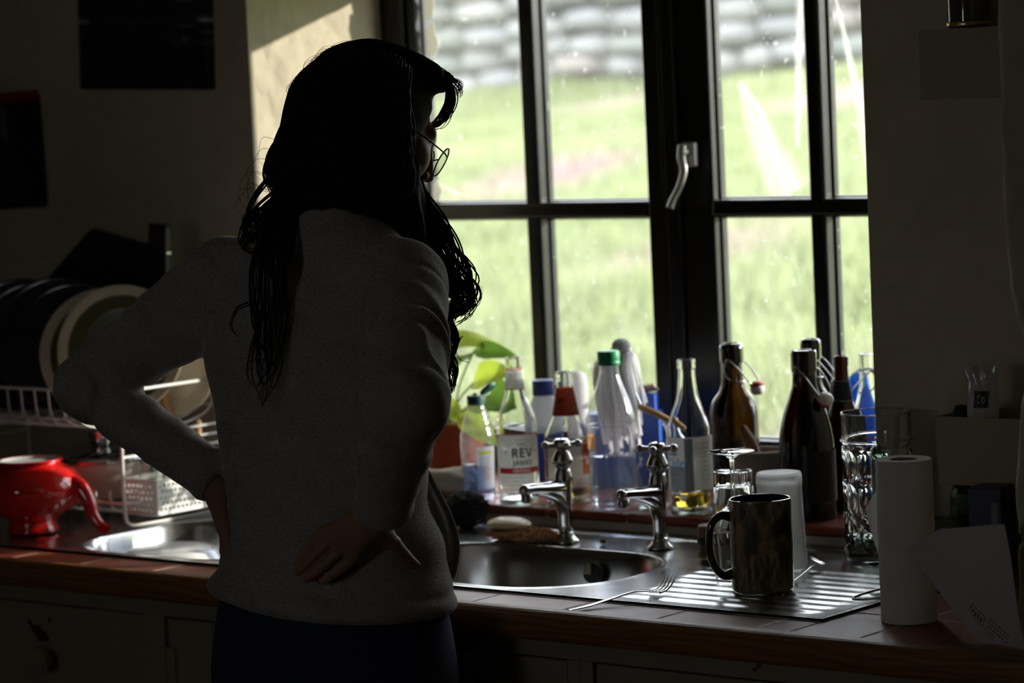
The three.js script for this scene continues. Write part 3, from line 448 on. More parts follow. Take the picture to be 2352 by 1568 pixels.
{ // bottle with an orange neck label
  const t = thing('sauce_bottle', 'squat clear bottle with an orange neck band, behind the left tap', 'bottle', [0.667, SY, -0.224]), H = 0.231, R = 0.0412, a = camTurn(0.667, -0.224);
  const pr = [...smoothProf([[R * 0.95, 0], [R, 0.006], [R, H * 0.3], [R, H * 0.44], [R * 0.93, H * 0.53], [R * 0.66, H * 0.64], [R * 0.46, H * 0.73], [R * 0.40, H * 0.82], [R * 0.35, H * 0.9]], 40), [R * 0.39, H * 0.905], [R * 0.40, H * 0.93], [R * 0.36, H * 0.94], [R * 0.385, H * 0.95], [R * 0.385, H * 0.985], [R * 0.35, H]];
  part('glass_body', hollow(below(pr, 0.082), 0.0026), M.thinGlass, t); part('glass_neck', neckShell(pr, 0.0030, 0.082), M.glass, t); foot(t, R);
  const org = canvasTex(256, 256, (c, w, h) => { c.fillStyle = '#b8481c'; c.fillRect(0, 0, w, h); c.fillStyle = '#9c3512'; c.fillRect(0, h * 0.86, w, 20); c.fillStyle = '#7f2a10'; c.beginPath(); c.ellipse(w * 0.42, h * 0.45, 16, 26, 0.3, 0, 7); c.fill(); });
  label(t, pr, 0.155, 0.204, Math.PI, paperM(org), a, 'neck_band');
  const side = canvasTex(512, 512, (c, w, h) => { c.fillStyle = '#e2dccf'; c.fillRect(0, 0, w, h); c.fillStyle = '#d4611c'; c.fillRect(w * 0.70, 40, w * 0.24, h - 90); c.fillStyle = '#a83c0c'; for (let k = 0; k < 3; k++) { c.beginPath(); c.ellipse(w * 0.82, 110 + k * 60, 34, 17, k, 0, 7); c.fill(); } c.fillStyle = '#f3ece0'; c.fillRect(w * 0.765, 280, 46, 60); c.fillStyle = '#7a4a2c'; c.fillRect(0, 0, w * 0.12, h); });
  label(t, pr, 0.045, 0.118, 1.45, paperM(side), a + 0.1);
  part('liquid', fill(pr, 0.0026, 0.012, 0.03), M.dregs, t);
}
{ // plastic milk bottle
  const t = thing('milk_bottle', 'clear plastic milk bottle with a green screw cap, half full of water', 'bottle', [0.784, SY, -0.203]), H = 0.27, R = 0.0425, a = camTurn(0.784, -0.203);
  const pr = [...smoothProf([[R * 0.9, 0], [R * 0.98, 0.008], [R * 0.98, H * 0.12], [R, H * 0.14], [R * 0.985, H * 0.35], [R, H * 0.53], [R * 0.97, H * 0.60], [R * 0.78, H * 0.70], [R * 0.56, H * 0.79], [R * 0.42, H * 0.86]], 44), [R * 0.40, H * 0.90], [R * 0.40, H * 0.985]];
  part('body', hollow(pr, 0.0012), M.thinPlastic, t);
  part('water', fill(pr, 0.0012, 0.0125, 0.092), M.water, t);
  const cap = []; for (let i = 0; i <= 60; i++) { const q = i / 60 * Math.PI * 2; } part('cap', lathe([[0, H + 0.003], [0.017, H + 0.003], [0.0195, H + 0.001], [0.0197, H - 0.011], [0.0188, H - 0.0125], [0.0188, H - 0.0155], [0.0198, H - 0.0165], [0.0198, H - 0.021], [0.0175, H - 0.022], [0.0175, H - 0.002], [0, H - 0.002]], 48), M.greenCap, t);
  part('seam', new THREE.TorusGeometry(R + 0.0002, 0.0007, 8, 48).rotateX(Math.PI / 2).translate(0, H * 0.535, 0), M.milky, t);
  const lb = canvasTex(128, 192, (c, w, h) => { c.fillStyle = '#b98a5c'; c.fillRect(0, 0, w, h); c.strokeStyle = '#8d6236'; c.lineWidth = 5; c.strokeRect(14, 60, 90, 90); });
  label(t, pr, 0.105, 0.132, 0.42, paperM(lb), a - 1.15);
}
{ // flip-top bottle of blue liquid
  const t = thing('squeezy_bottle', 'ribbed clear plastic bottle with an open dark green flip top, beside the plant', 'bottle', [0.488, SY, -0.19]), H = 0.176, R = 0.0312, a = camTurn(0.488, -0.19);
  const base = smoothProf([[R * 0.88, 0], [R * 0.95, 0.006], [R * 0.92, 0.03], [R * 0.96, 0.06], [R, 0.09], [R * 0.97, 0.115], [R * 0.78, 0.14], [R * 0.58, 0.16], [R * 0.44, 0.172], [R * 0.42, H]], 60).map(([r, y]) => [r + (y > 0.098 && y < 0.168 ? 0.0006 * Math.sin(y * 1400) : 0), y]);
  part('body', hollow(base, 0.0012), M.thinPlastic, t);
  part('liquid', fill(base, 0.0012, 0.0125, 0.066), M.blueWater, t);
  part('cap', lathe([[0, H + 0.016], [0.004, H + 0.016], [0.0045, H + 0.0125], [0.0145, H + 0.012], [0.0155, H + 0.0105], [0.0155, H - 0.004], [0.0145, H - 0.005], [0, H - 0.005]], 36), M.tealCap, t);
  const lid = part('flip_lid', lathe([[0, 0], [0.0145, 0], [0.0155, 0.0015], [0.0155, 0.0065], [0.014, 0.0065], [0.014, 0.0022], [0, 0.0022]], 32).rotateZ(0), M.tealCap, t); lid.rotation.set(0.35, 0, -0.95 + Math.PI); lid.rotation.set(-0.55, 0.7, 0.95); lid.position.set(0.022, H + 0.020, -0.012);
  const lb = canvasTex(256, 384, (c, w, h) => { c.fillStyle = '#d7dbe2'; c.fillRect(0, 0, w, h); c.fillStyle = '#c8d24a'; c.fillRect(20, 40, 180, 32); c.fillStyle = '#9fa7b4'; for (let k = 0; k < 4; k++) c.fillRect(24, 92 + k * 20, 150 - 20 * (k % 2), 7); c.strokeStyle = '#cc4a42'; c.lineWidth = 7; c.beginPath(); c.ellipse(110, 240, 42, 58, 0, 0, 7); c.stroke(); c.fillStyle = '#cc4a42'; c.fillRect(102, 210, 14, 60); });
  label(t, base, 0.022, 0.098, 0.62, paperM(lb), a + 0.55);
}
{ // cider bottle
  const t = thing('cider_bottle', 'tall clear cider bottle with a torn grey label and dregs, beside the brown bottles', 'bottle', [0.953, SY, -0.199]), H = 0.262, R = 0.0372, pr = ale(R, H), a = camTurn(0.953, -0.199);
  part('glass_body', hollow(below(pr, 0.098), 0.0028), M.thinGlass, t); part('glass_neck', neckShell(pr, 0.0030, 0.098), M.glass, t); foot(t, R);
  part('liquid', fill(pr, 0.0028, 0.0135, 0.036), M.dregs, t);
  const lb = canvasTex(768, 512, (c, w, h) => { c.fillStyle = '#efe8dc'; c.fillRect(0, 0, w, h); c.fillStyle = '#8b8b8d'; c.fillRect(w * 0.10, h * 0.55, w * 0.43, h * 0.45); c.fillStyle = '#6d6d70'; c.fillRect(w * 0.40, h * 0.02, w * 0.13, h * 0.98); c.fillStyle = '#eceae4'; c.fillRect(w * 0.30, 0, w * 0.10, h * 0.52);
    c.fillStyle = '#1d62b4'; c.font = 'italic bold 112px serif'; c.fillText('Cider', w * 0.055, h * 0.56); c.font = 'bold 40px sans-serif'; c.fillText('\u00b75%\u00b7', w * 0.16, h * 0.72); c.fillRect(w * 0.12, h * 0.30, 120, 18); c.fillRect(w * 0.15, h * 0.82, 70, 8); c.fillStyle = '#a5a29d'; for (let k = 0; k < 9; k++) c.fillRect(w * 0.66, h * (0.12 + k * 0.085), 110 + 60 * h2(k, 1, 3), 6); });
  label(t, pr, 0.042, 0.133, 1.5, paperM(lb), a + 0.05);
}
// swing-top bottles
function swing(t, H, R, glass, pr, sx, cageTurn, drop, capTurn) {
  part('glass_body', hollow(pr, 0.004), glass, t);
  if (glass !== M.glass) { const q = pr.filter((p) => p[1] > H - 0.042); part('thick_lip', lathe([...q.map(([r, y]) => [r + 0.0007, y]), [q[q.length - 1][0] - 0.002, H + 0.0007]], 40), M.lipGlass, t, 'almost black thick glass lip'); }
  const nr = pr[pr.length - 1][0] + 0.0015, y = H - 0.026, c = new THREE.Group(); c.name = 'swing_stopper'; c.rotation.y = cageTurn; t.add(c);
  const rod = (p, r = 0.0013) => wire(p, r, 20, 6);
  part('wire_collar', merged([new THREE.TorusGeometry(nr + 0.001, 0.0013, 8, 36).rotateX(Math.PI / 2).translate(0, y, 0), ...[-1, 1].map((s) => new THREE.TorusGeometry(0.0032, 0.0012, 6, 14).translate(s * (nr + 0.003), y - 0.002, 0))]), M.cutlery, c);
  const d = drop, L = 0.058; // bail hangs down to the front
  const tip = [0, y - L * Math.cos(d), nr + 0.006 + L * Math.sin(d)];
  part('wire_bail', merged([-1, 1].map((s) => rod([[s * (nr + 0.004), y, 0.001], [s * (nr + 0.006), y - 0.012, 0.010 + 0.02 * Math.sin(d)], [s * (nr + 0.001), lerp(y, tip[1], 0.75), lerp(nr, tip[2], 0.8)], [s * 0.010, tip[1] + 0.002, tip[2] - 0.002], [s * 0.0085, tip[1], tip[2]]])).concat([rod([[-0.0095, tip[1], tip[2]], [0.0095, tip[1], tip[2]]])])), M.cutlery, c);
  const st = part('ceramic_stopper', lathe([[0, 0.010], [0.006, 0.010], [0.0115, 0.006], [0.0125, 0.0], [0.0118, -0.006], [0, -0.006]], 28), M.porcelain, c); st.position.set(...tip); st.rotation.set(capTurn, 0, 0);
  part('rubber_seal', lathe([[0, -0.005], [0.0125, -0.006], [0.0125, -0.010], [0.009, -0.0115], [0.006, -0.0135], [0, -0.0135]], 28), M.redRubber, st);
  part('lever_wire', rod([[-(nr + 0.003), y - 0.002, 0], [-(nr + 0.007), y - 0.02, -0.004], [-(nr + 0.003), y - 0.034, 0.001], [0, y - 0.040, nr + 0.006], [nr + 0.003, y - 0.034, 0.001], [nr + 0.007, y - 0.02, -0.004], [nr + 0.003, y - 0.002, 0]], 0.0012), M.cutlery, c);
}
const broad = (R, H) => [...smoothProf([[R * 0.95, 0], [R, 0.007], [R, H * 0.3], [R, H * 0.52], [R * 0.985, H * 0.57], [R * 0.85, H * 0.645], [R * 0.55, H * 0.71], [R * 0.44, H * 0.78], [R * 0.40, H * 0.86]], 40), [R * 0.40, H * 0.872], [R * 0.47, H * 0.885], [R * 0.475, H * 0.965], [R * 0.45, H * 0.99], [R * 0.36, H]];
const slope = (R, H) => [...smoothProf([[R * 0.95, 0], [R, 0.007], [R, H * 0.25], [R, H * 0.42], [R * 0.96, H * 0.50], [R * 0.80, H * 0.62], [R * 0.58, H * 0.72], [R * 0.45, H * 0.79], [R * 0.41, H * 0.86]], 40), [R * 0.41, H * 0.872], [R * 0.445, H * 0.878], [R * 0.445, H * 0.985], [R * 0.42, H], [R * 0.33, H]];
{
  const g = 'swing top bottles on the sill';
  let t = thing('swing_top_bottle', 'amber swing top bottle with a red sealed stopper hanging right, behind the wooden pestle', 'bottle', [0.9544, SY, -0.33], 0, g);
  swing(t, 0.277, 0.0425, M.amber, broad(0.0425, 0.277), 1, 1.75, 0.42, Math.PI - 0.1);
  t = thing('swing_top_bottle', 'dark brown sloping swing top bottle with white stopper, left of the glass tankard', 'bottle', [1.177, SY, -0.222], 0, g);
  swing(t, 0.280, 0.0465, M.brown, slope(0.0465, 0.280), 1, 1.45, 0.40, 0.7);
  const bl = canvasTex(128, 512, (c, w, h) => { c.fillStyle = '#0c0a09'; c.fillRect(0, 0, w, h); c.fillStyle = '#3a2c20'; c.save(); c.translate(90, 40); c.rotate(Math.PI / 2); c.font = 'bold 74px sans-serif'; c.fillText('BULL', 0, 0); c.restore(); });
  label(t, slope(0.0465, 0.280), 0.03, 0.115, 0.75, paperM(bl), camTurn(1.177, -0.222) + 0.75);
  t = thing('swing_top_bottle', 'black necked brown swing top bottle standing behind the other dark ones', 'bottle', [1.095, SY, -0.365], 0, g);
  swing(t, 0.284, 0.036, M.brown, broad(0.036, 0.284), 1, 1.9, 0.45, 0.5);
  t = thing('swing_top_bottle', 'clear glass swing top bottle with bare wire, in front of the blue plastic', 'bottle', [1.184, SY, -0.40], 0, g);
  swing(t, 0.2567, 0.031, M.glass, slope(0.031, 0.2567), 1, -0.3, 0.7, 0.3);
  t = thing('beer_bottle', 'brown beer bottle with a dark blue and white neck band, beside the clear bottle', 'bottle', [1.188, SY, -0.316]);
  const pr = ale(0.0295, 0.2609); part('glass_body', hollow(pr, 0.003), M.brown, t);
  const bb = canvasTex(256, 256, (c, w, h) => { c.fillStyle = '#123a56'; c.fillRect(0, 0, w, h); c.fillStyle = '#c9d2d6'; c.fillRect(0, 8, w, 10); c.fillRect(0, h - 20, w, 10); });
  label(t, pr, 0.185, 0.222, Math.PI, paperM(bb), 0, 'neck_band');
}
{ // white bottle with a blue cap, and its neighbours at the back
  let t = thing('cleaner_bottle', 'white plastic bottle with a blue screw cap, behind the orange necked bottle', 'bottle', [0.5317, SY, -0.33]);
  part('body', lathe([[0, 0], [0.029, 0], [0.031, 0.004], [0.031, 0.13], [0.029, 0.15], [0.021, 0.168], [0.0175, 0.174], [0.0175, 0.18], [0, 0.18]], 36), M.whitePlastic, t);
  part('cap', lathe([[0, 0.2025], [0.0185, 0.2025], [0.0198, 0.2005], [0.0200, 0.175], [0, 0.175]], 36), M.blueCap, t);
  const lb = canvasTex(128, 128, (c, w, h) => { c.fillStyle = '#2a5fae'; c.fillRect(0, 0, w, h); c.fillStyle = '#dfe5ec'; c.fillRect(0, 0, w, 16); }); const g = wrap(0.0314, 0.10, 0, Math.PI * 2); part('label', g.translate(0, 0.07, 0), paperM(lb), t);
  t = thing('spray_bottle', 'rounded white plastic bottle top showing behind the clear bottle', 'bottle', [0.5945, SY, -0.35]);
  part('body', lathe([[0, 0], [0.018, 0], [0.020, 0.003], [0.020, 0.165], [0.0205, 0.195], [0.017, 0.212], [0.009, 0.218], [0, 0.219]], 32), M.whitePlastic, t);
  t = thing('carton', 'bright blue carton with an open lid, behind the row of clear bottles', 'box', [0.628, SY, -0.432], 0.5);
  part('box', box(-0.075, 0.075, 0, 0.135, -0.028, 0.028, 0.003), M.bluePlastic, t);
  part('inner_box', box(-0.015, 0.068, 0.12, 0.168, -0.022, 0.022, 0.003), std({ color: C(0.03, 0.12, 0.62), roughness: 0.5 }), t);
  part('flap', box(0.0, 0.07, 0, 0.004, -0.02, 0.03, 0.001).rotateX(-0.3).rotateZ(0.12).translate(0, 0.168, 0.0), std({ color: C(0.68, 0.52, 0.40), roughness: 0.8 }), t);
  // small jar behind the tap, and a little bottle leaning on it
  t = thing('glass_jar', 'short clear glass jar with a threaded neck, behind the right tap', 'jar', [0.8625, SY, -0.213]);
  const jp = [...smoothProf([[0.027, 0], [0.030, 0.004], [0.030, 0.06], [0.029, 0.072], [0.024, 0.082], [0.0225, 0.086]], 24), [0.0235, 0.088], [0.0235, 0.091], [0.0225, 0.092], [0.0235, 0.095], [0.0235, 0.102]]; part('glass_body', hollow(jp, 0.0022), M.thinGlass, t); foot(t, 0.03);
  t = thing('glass_bottle', 'small clear bottle leaning left under the mop handle', 'bottle', [0.893, SY + 0.0085, -0.292]);
  const sp = [...smoothProf([[0.019, 0], [0.0205, 0.004], [0.0205, 0.09], [0.017, 0.108], [0.010, 0.125], [0.009, 0.14]], 24), [0.011, 0.142], [0.011, 0.150]]; const b = part('glass_body', hollow(sp, 0.002), M.glass, t); b.rotation.set(-0.1, 0, 0.45);
}
{ // cotton mop standing head up, its handle slanting down to the right
  const t = thing('dish_mop', 'white cotton dish mop with a wooden handle, standing behind the milk bottle', 'mop', [0.7264, SY, -0.30]), R = rng(12), list = [];
  for (let i = 0; i < 110; i++) { const a = R() * 6.283, s = 0.35 + 0.65 * R(), rx = 0.036 * s, ln = 0.09 + 0.10 * R(), w = (R() - 0.5) * 0.012; const cx = Math.cos(a), cz = Math.sin(a); list.push(tube([[0.015, 0.268, 0], [cx * rx * 0.55 + 0.012, 0.277 - 0.02 * s * s, cz * rx * 0.5], [cx * rx, 0.245, cz * rx], [cx * rx * 1.2 + w, 0.20, cz * rx * 1.15], [cx * rx * 1.15 + 0.012 + w, Math.max(0.02, 0.27 - ln), cz * rx * 1.1 + w]], 0.0026, 12, 5)); }
  const st = part('cotton_strands', merged(list), phys({ color: C(0.96, 0.945, 0.965), roughness: 1, transmission: 0.82, thickness: 0 }), t); st.userData.kind = 'stuff';
  part('knot', new THREE.SphereGeometry(0.017, 16, 12).scale(1, 0.8, 1).translate(0.016, 0.272, 0.006), std({ color: C(0.6, 0.58, 0.62), roughness: 0.95 }), t);
  part('handle', wire([[0.045, 0.165, 0.0], [0.085, 0.152, 0.0], [0.14, 0.13, 0.004]], 0.0058, 10, 10), M.spoonWood, t);
  part('ferrule', wire([[0.018, 0.255, 0], [0.03, 0.2, 0], [0.047, 0.163, 0]], 0.006, 10, 8), M.cutlery, t);
}
{ // potted plant
  const t = thing('potted_plant', 'broad leaved plant with a yellow green leaf in a terracotta pot, on the sill', 'plant', [0.2525, SY, -0.40]);
  part('pot', lathe([[0, 0], [0.046, 0], [0.048, 0.002], [0.060, 0.082], [0.065, 0.084], [0.067, 0.108], [0.066, 0.111], [0.060, 0.111], [0.057, 0.088], [0, 0.086]], 40), M.terracotta, t);
  part('soil', lathe([[0, 0.094], [0.03, 0.096], [0.058, 0.092], [0.057, 0.085], [0, 0.085]], 24), M.soil, t);
  const leaf = (L, W, curl, fold, m, pos, yaw, pitch, roll = 0) => {
    const nu = 14, nv = 6, P = [], I = [], U = [];
    for (let i = 0; i <= nu; i++) { const s = i / nu, w = W * Math.pow(Math.sin(Math.PI * Math.pow(s, 0.75)), 0.85) + 0.0008, a = curl * s; let x = 0, y = 0; for (let k = 0; k < 12; k++) { x += Math.cos(curl * s * (k + 0.5) / 12) * s * L / 12; y -= Math.sin(curl * s * (k + 0.5) / 12) * s * L / 12; } for (let j = 0; j <= nv; j++) { const q = j / nv * 2 - 1; P.push(x - Math.sin(a) * fold * Math.abs(q) * w, y + Math.cos(a) * fold * Math.abs(q) * w + 0.002 * Math.sin(s * 18 + q * 3) * Math.abs(q), q * w / 2); U.push(s, j / nv); } }
    for (let i = 0; i < nu; i++) for (let j = 0; j < nv; j++) { const a = i * (nv + 1) + j, b = a + 1, c = a + nv + 1, d = c + 1; I.push(a, b, c, b, d, c); }
    const g = new THREE.BufferGeometry(); g.setAttribute('position', new THREE.Float32BufferAttribute(P, 3)); g.setAttribute('uv', new THREE.Float32BufferAttribute(U, 2)); g.setIndex(I); g.computeVertexNormals();
    const o = part('leaf', g, m, t); o.position.set(...pos); o.rotation.order = 'YZX'; o.rotation.set(roll, yaw, pitch);
    const b = [0.005 * pos[0], 0.09, 0.1 * pos[2]]; part('stem', wire([b, [pos[0] * 0.3, lerp(0.09, pos[1], 0.55), pos[2] * 0.4], pos], 0.0018, 12, 6), M.leafDark, t);
  };
  // long arching leaf, rounded leaves to the right, darker ones low on the left
  leaf(0.155, 0.05, 1.55, 0.25, M.leaf, [-0.018, 0.243, 0.03], -0.15, 0.62, 0.9);
  leaf(0.115, 0.062, 0.5, 0.2, M.leaf, [0.10, 0.19, 0.055], -0.3, 0.35, 1.0); leaf(0.10, 0.07, 0.5, 0.2, M.leafDark, [0.115, 0.165, 0.03], -0.5, -0.05, 0.9); leaf(0.10, 0.06, 0.9, 0.2, M.leaf, [0.10, 0.145, 0.08], -0.4, -0.5, 0.8);
  leaf(0.09, 0.05, 0.7, 0.2, M.leafDark, [0.0, 0.19, 0.03], 0.9, 0.9, 0.3); leaf(0.10, 0.05, 0.9, 0.2, M.leafPale, [-0.015, 0.165, 0.05], 2.6, 0.5, -0.4); leaf(0.09, 0.05, 1.2, 0.25, M.leafPale, [0.01, 0.15, 0.06], -1.4, 0.2, 0.2);
  leaf(0.08, 0.045, 1.0, 0.2, M.leafDark, [0.03, 0.165, 0.05], -1.0, 0.6, 0.3); leaf(0.085, 0.04, 1.4, 0.3, M.leaf, [0.03, 0.14, 0.06], -0.6, 0.3, 0.5); leaf(0.09, 0.05, 1.3, 0.2, M.leafDark, [-0.02, 0.15, -0.02], 3.4, 0.4, 0.2); leaf(0.07, 0.05, 1.2, 0.2, M.leafPale, [0.02, 0.13, 0.07], -2.0, 0.1, 0.2);
  leaf(0.10, 0.035, 0.6, 0.2, M.leafDark, [0.06, 0.245, 0.0], -0.2, 0.05, 1.1);
}
{ // blue plastic film hanging at the right of the recess
  const t = thing('plastic_bag', 'crumpled bright blue plastic bag at the right end of the sill', 'bag', [1.132, SY, -0.470]);
  const f = (x, y, z) => ell(x, y - 0.10, z, 0.034, 0.125, 0.03) + 0.012 * (n3(x * 40, y * 22, z * 40, 5) - 0.5) + 0.008 * Math.sin(y * 60 + x * 90);
  part('bag', nets(f, [-0.08, -0.02, -0.06], [0.08, 0.25, 0.06], 0.006), phys({ color: C(0.05, 0.30, 0.80), transmission: 0.45, thickness: 0, roughness: 0.9, side: THREE.DoubleSide }), t);
}
// ---------- things on the worktop ----------
const DY = 0.9045; // drainer top
{ // mug
  const t = thing('mug', 'tall dark mottled mug with a black inside, handle to the left, on the drainer', 'mug', [1.404, DY, 0.242], 0.693), R = 0.0466, H = 0.1385;
  const mt = tex(512, 256, (u, v) => { const a = fb(u, v, 14, 5, 4, 141), b = fb(u, v, 60, 20, 3, 143), c = fb(u, v, 5, 4, 3, 147), k = step(a * 0.5 + b * 0.5, 0.32, 0.68), d = 0.75 * step(c, 0.56, 0.66); return [lerp(lerp(0.24, 0.56, k), 0.10, d), lerp(lerp(0.20, 0.48, k), 0.085, d), lerp(lerp(0.13, 0.33, k), 0.06, d)]; });
  part('wall', lathe([[R * 0.93, 0], [R, 0.004], [R, H * 0.5], [R, H - 0.004], [R - 0.0006, H - 0.0012]], 56), phys({ map: mt, roughness: 0.3, clearcoat: 0.5, clearcoatRoughness: 0.08 }), t);
  part('inside', lathe([[R - 0.0006, H - 0.0012], [R - 0.0018, H], [R - 0.0034, H - 0.0012], [R - 0.0042, 0.02], [R * 0.8, 0.008], [0, 0.007]], 56), M.blackGlaze, t, 'black glazed inside of the mug');
  part('foot', lathe([[0, 0.003], [R * 0.85, 0.003], [R * 0.88, 0], [R * 0.93, 0]], 40), M.blackGlaze, t);
  part('handle', taper([V(-R + 0.004, H * 0.80, 0), V(-R - 0.012, H * 0.825, 0), V(-R - 0.026, H * 0.74, 0), V(-R - 0.0315, H * 0.52, 0), V(-R - 0.026, H * 0.30, 0), V(-R - 0.012, H * 0.175, 0), V(-R + 0.004, H * 0.19, 0)], [0.0085, 0.006, 0.0058, 0.0058, 0.0058, 0.0062, 0.009], 48, 14).scale(1, 1, 1.15), M.blackGlaze, t, 'black glossy handle');
}
{ // upturned glasses
  let t = thing('wine_glass', 'wine glass drying upside down behind the mug, foot in the air', 'glass', [1.3078, DY, 0.175]);
  const o = smoothProf([[0.0315, 0], [0.0345, 0.022], [0.0375, 0.05], [0.036, 0.078], [0.026, 0.100], [0.010, 0.114], [0.0045, 0.124], [0.0036, 0.15], [0.0038, 0.175], [0.007, 0.187], [0.018, 0.1925], [0.0345, 0.195]], 60);
  part('glass_body', lathe([[0.0303, 0], ...o, [0.0352, 0.196], [0.0345, 0.197], [0.015, 0.1985], [0, 0.1990], [0, 0.108], ...smoothProf([[0, 0.108], [0.010, 0.1065], [0.024, 0.095], [0.0345, 0.076], [0.036, 0.05], [0.033, 0.022], [0.0303, 0]], 30).slice(1)].filter((p, i, q) => i === 0 || p[0] !== q[i - 1][0] || p[1] !== q[i - 1][1]), 48), M.glass, t);
  t = thing('tumbler', 'clear thick based tumbler standing upside down behind the wine glass', 'glass', [1.2584, DY, 0.105]);
  part('glass_body', lathe([[0.0270, 0], [0.0285, 0], [0.0318, 0.05], [0.0312, 0.12], [0.0308, 0.152], [0.0295, 0.1555], [0.026, 0.1545], [0.015, 0.153], [0, 0.1525], [0, 0.134], [0.022, 0.135], [0.0275, 0.131], [0.0292, 0.10], [0.0298, 0.05], [0.0270, 0]], 48), M.glass, t);
  t = thing('frosted_tumbler', 'frosted plastic beaker standing upside down, right of the clear tumbler', 'glass', [1.3105, DY, 0.055]);
  const fp = canvasTex(256, 256, (c, w, h) => { c.fillStyle = '#f4f3ee'; c.fillRect(0, 0, w, h); c.strokeStyle = '#6d6d68'; c.lineWidth = 7; c.beginPath(); c.moveTo(70, 60); c.lineTo(190, 60); c.lineTo(140, 180); c.lineTo(70, 60); c.moveTo(100, 90); c.lineTo(150, 120); c.stroke(); });
  part('body', lathe([[0.0395, 0], [0.0395, 0.003], [0.0352, 0.128], [0.0362, 0.133], [0.0358, 0.145], [0.034, 0.149], [0.028, 0.148], [0, 0.147], [0, 0.144], [0.032, 0.144], [0.0338, 0.13], [0.0382, 0.002], [0.0395, 0]], 48), M.frost, t);
  part('print', wrap(0.0374, 0.036, -0.35, 0.5, 0.0362, 14).translate(0, 0.098, 0).rotateY(0.3), phys({ map: fp, transparent: true, opacity: 0.55, roughness: 0.9 }), t);
}
{ // dimpled glass tankard
  const t = thing('beer_tankard', 'large dimpled glass beer tankard with a thick handle, left of the kitchen roll', 'glass', [1.405, DY, -0.081]), R = 0.0555, H = 0.232, dims = [];
  for (let r = 0; r < 3; r++) for (let i = 0; i < 9; i++) dims.push([i / 9 * 6.283 + 0.3, 0.045 + r * 0.052]);
  const n = 120, m = 96, P = [], I = [], rad = (y) => R * (y > 0.186 ? 1.0 : 0.98);
  const out = (a, y) => { let d = 0; for (const [da, dy] of dims) { let e = Math.abs(((a - da + 9.4248) % 6.2832) - 3.1416) * R / 0.0185, f = (y - dy) / 0.026, q = 1 - e * e - f * f; if (q > 0) d = Math.max(d, Math.sqrt(q)); } return rad(y) + (y < 0.18 ? 0.0018 : 0) - 0.0052 * d; };
  const ring = []; for (let j = 0; j <= m; j++) ring.push(['o', j / m * H]); ring.push(['i', H], ['i', H * 0.75], ['i', 0.1], ['i', 0.025], ['c', 0.018]);
  for (const [k, y] of ring) for (let i = 0; i <= n; i++) { const a = i / n * 6.28319, r = k === 'o' ? (y < 0.002 ? R * 0.9 : out(a, y)) : k === 'i' ? R - (y > 0.19 ? 0.003 : 0.0085) : 1e-4; P.push(Math.sin(a) * r, y, Math.cos(a) * r); }
  for (let j = 0; j < ring.length - 1; j++) for (let i = 0; i < n; i++) { const a = j * (n + 1) + i, b = a + 1, c = a + n + 1, d = c + 1; I.push(a, b, c, b, d, c); }
  const g = new THREE.BufferGeometry(); g.setAttribute('position', new THREE.Float32BufferAttribute(P, 3)); g.setIndex(I); g.computeVertexNormals();
  part('glass_body', g, M.glass, t); part('base', lathe([[0, 0.0005], [R * 0.9, 0.0005], [R * 0.9, 0], [0, 0]], 40), M.glass, t);
  part('rim_band', new THREE.TorusGeometry(R + 0.0008, 0.0016, 10, 64).rotateX(Math.PI / 2).translate(0, 0.188, 0), M.glass, t);
  const h = part('handle', taper([V(R - 0.006, 0.172, 0), V(R + 0.018, 0.178, 0), V(R + 0.038, 0.155, 0), V(R + 0.042, 0.11, 0), V(R + 0.034, 0.066, 0), V(R + 0.014, 0.043, 0), V(R - 0.006, 0.046, 0)], [0.012, 0.0095, 0.009, 0.009, 0.009, 0.0095, 0.012], 40, 14), M.glass, t); h.rotation.y = -1.0;
}
{ // kitchen roll
  const t = thing('kitchen_roll', 'standing roll of white kitchen paper at the right end of the drainer', 'paper roll', [1.729, 0.9005, 0.352]), R = 0.0393, H = 0.229;
  part('roll', (() => { const g = lathe([[0.0195, H - 0.001], [0.022, H], [R - 0.0015, H], [R, H - 0.0015], [R + 0.0005, H * 0.5], [R, 0.0015], [R - 0.0015, 0], [0.0195, 0]], 64); return planeUV(g, (x, y, z) => Math.atan2(x, z) * 0.04, (x, y) => y); })(), M.paper, t);
  part('core', lathe([[0.0195, 0], [0.0195, H - 0.0012], [0.0185, H - 0.0012], [0.0185, 0], [0.0195, 0]], 40), std({ color: C(0.30, 0.23, 0.16), roughness: 0.9 }), t);
  // loose corner of the last sheet, sticking out to the left
  const P = [], U = [], I = [], n = 10; for (let i = 0; i <= n; i++) { const s = i / n, a = -1.15 - 0.1 * s, w = 0.052 * (1 - s), x = Math.sin(a) * (R + 0.001) - 0.0185 * s, z = Math.cos(a) * (R + 0.001) + 0.013 * s - 0.012 * s * s; for (const q of [-1, 0, 1]) { P.push(x, 0.148 + 0.004 * s + q * w * (q > 0 ? 0.7 : 1), z + 0.0015 * q * s); U.push(s * 0.05, 0.05 + q * 0.05); } }
  for (let i = 0; i < n; i++) for (let q = 0; q < 2; q++) { const a = i * 3 + q, b = a + 1, c = a + 3, d = c + 1; I.push(a, c, b, b, c, d); }
  const g = new THREE.BufferGeometry(); g.setAttribute('position', new THREE.Float32BufferAttribute(P, 3)); g.setAttribute('uv', new THREE.Float32BufferAttribute(U, 2)); g.setIndex(I); g.computeVertexNormals(); part('loose_corner', g, phys({ color: C(0.74, 0.73, 0.71), roughness: 1, transmission: 0.3, thickness: 0, side: THREE.DoubleSide }), t);
}
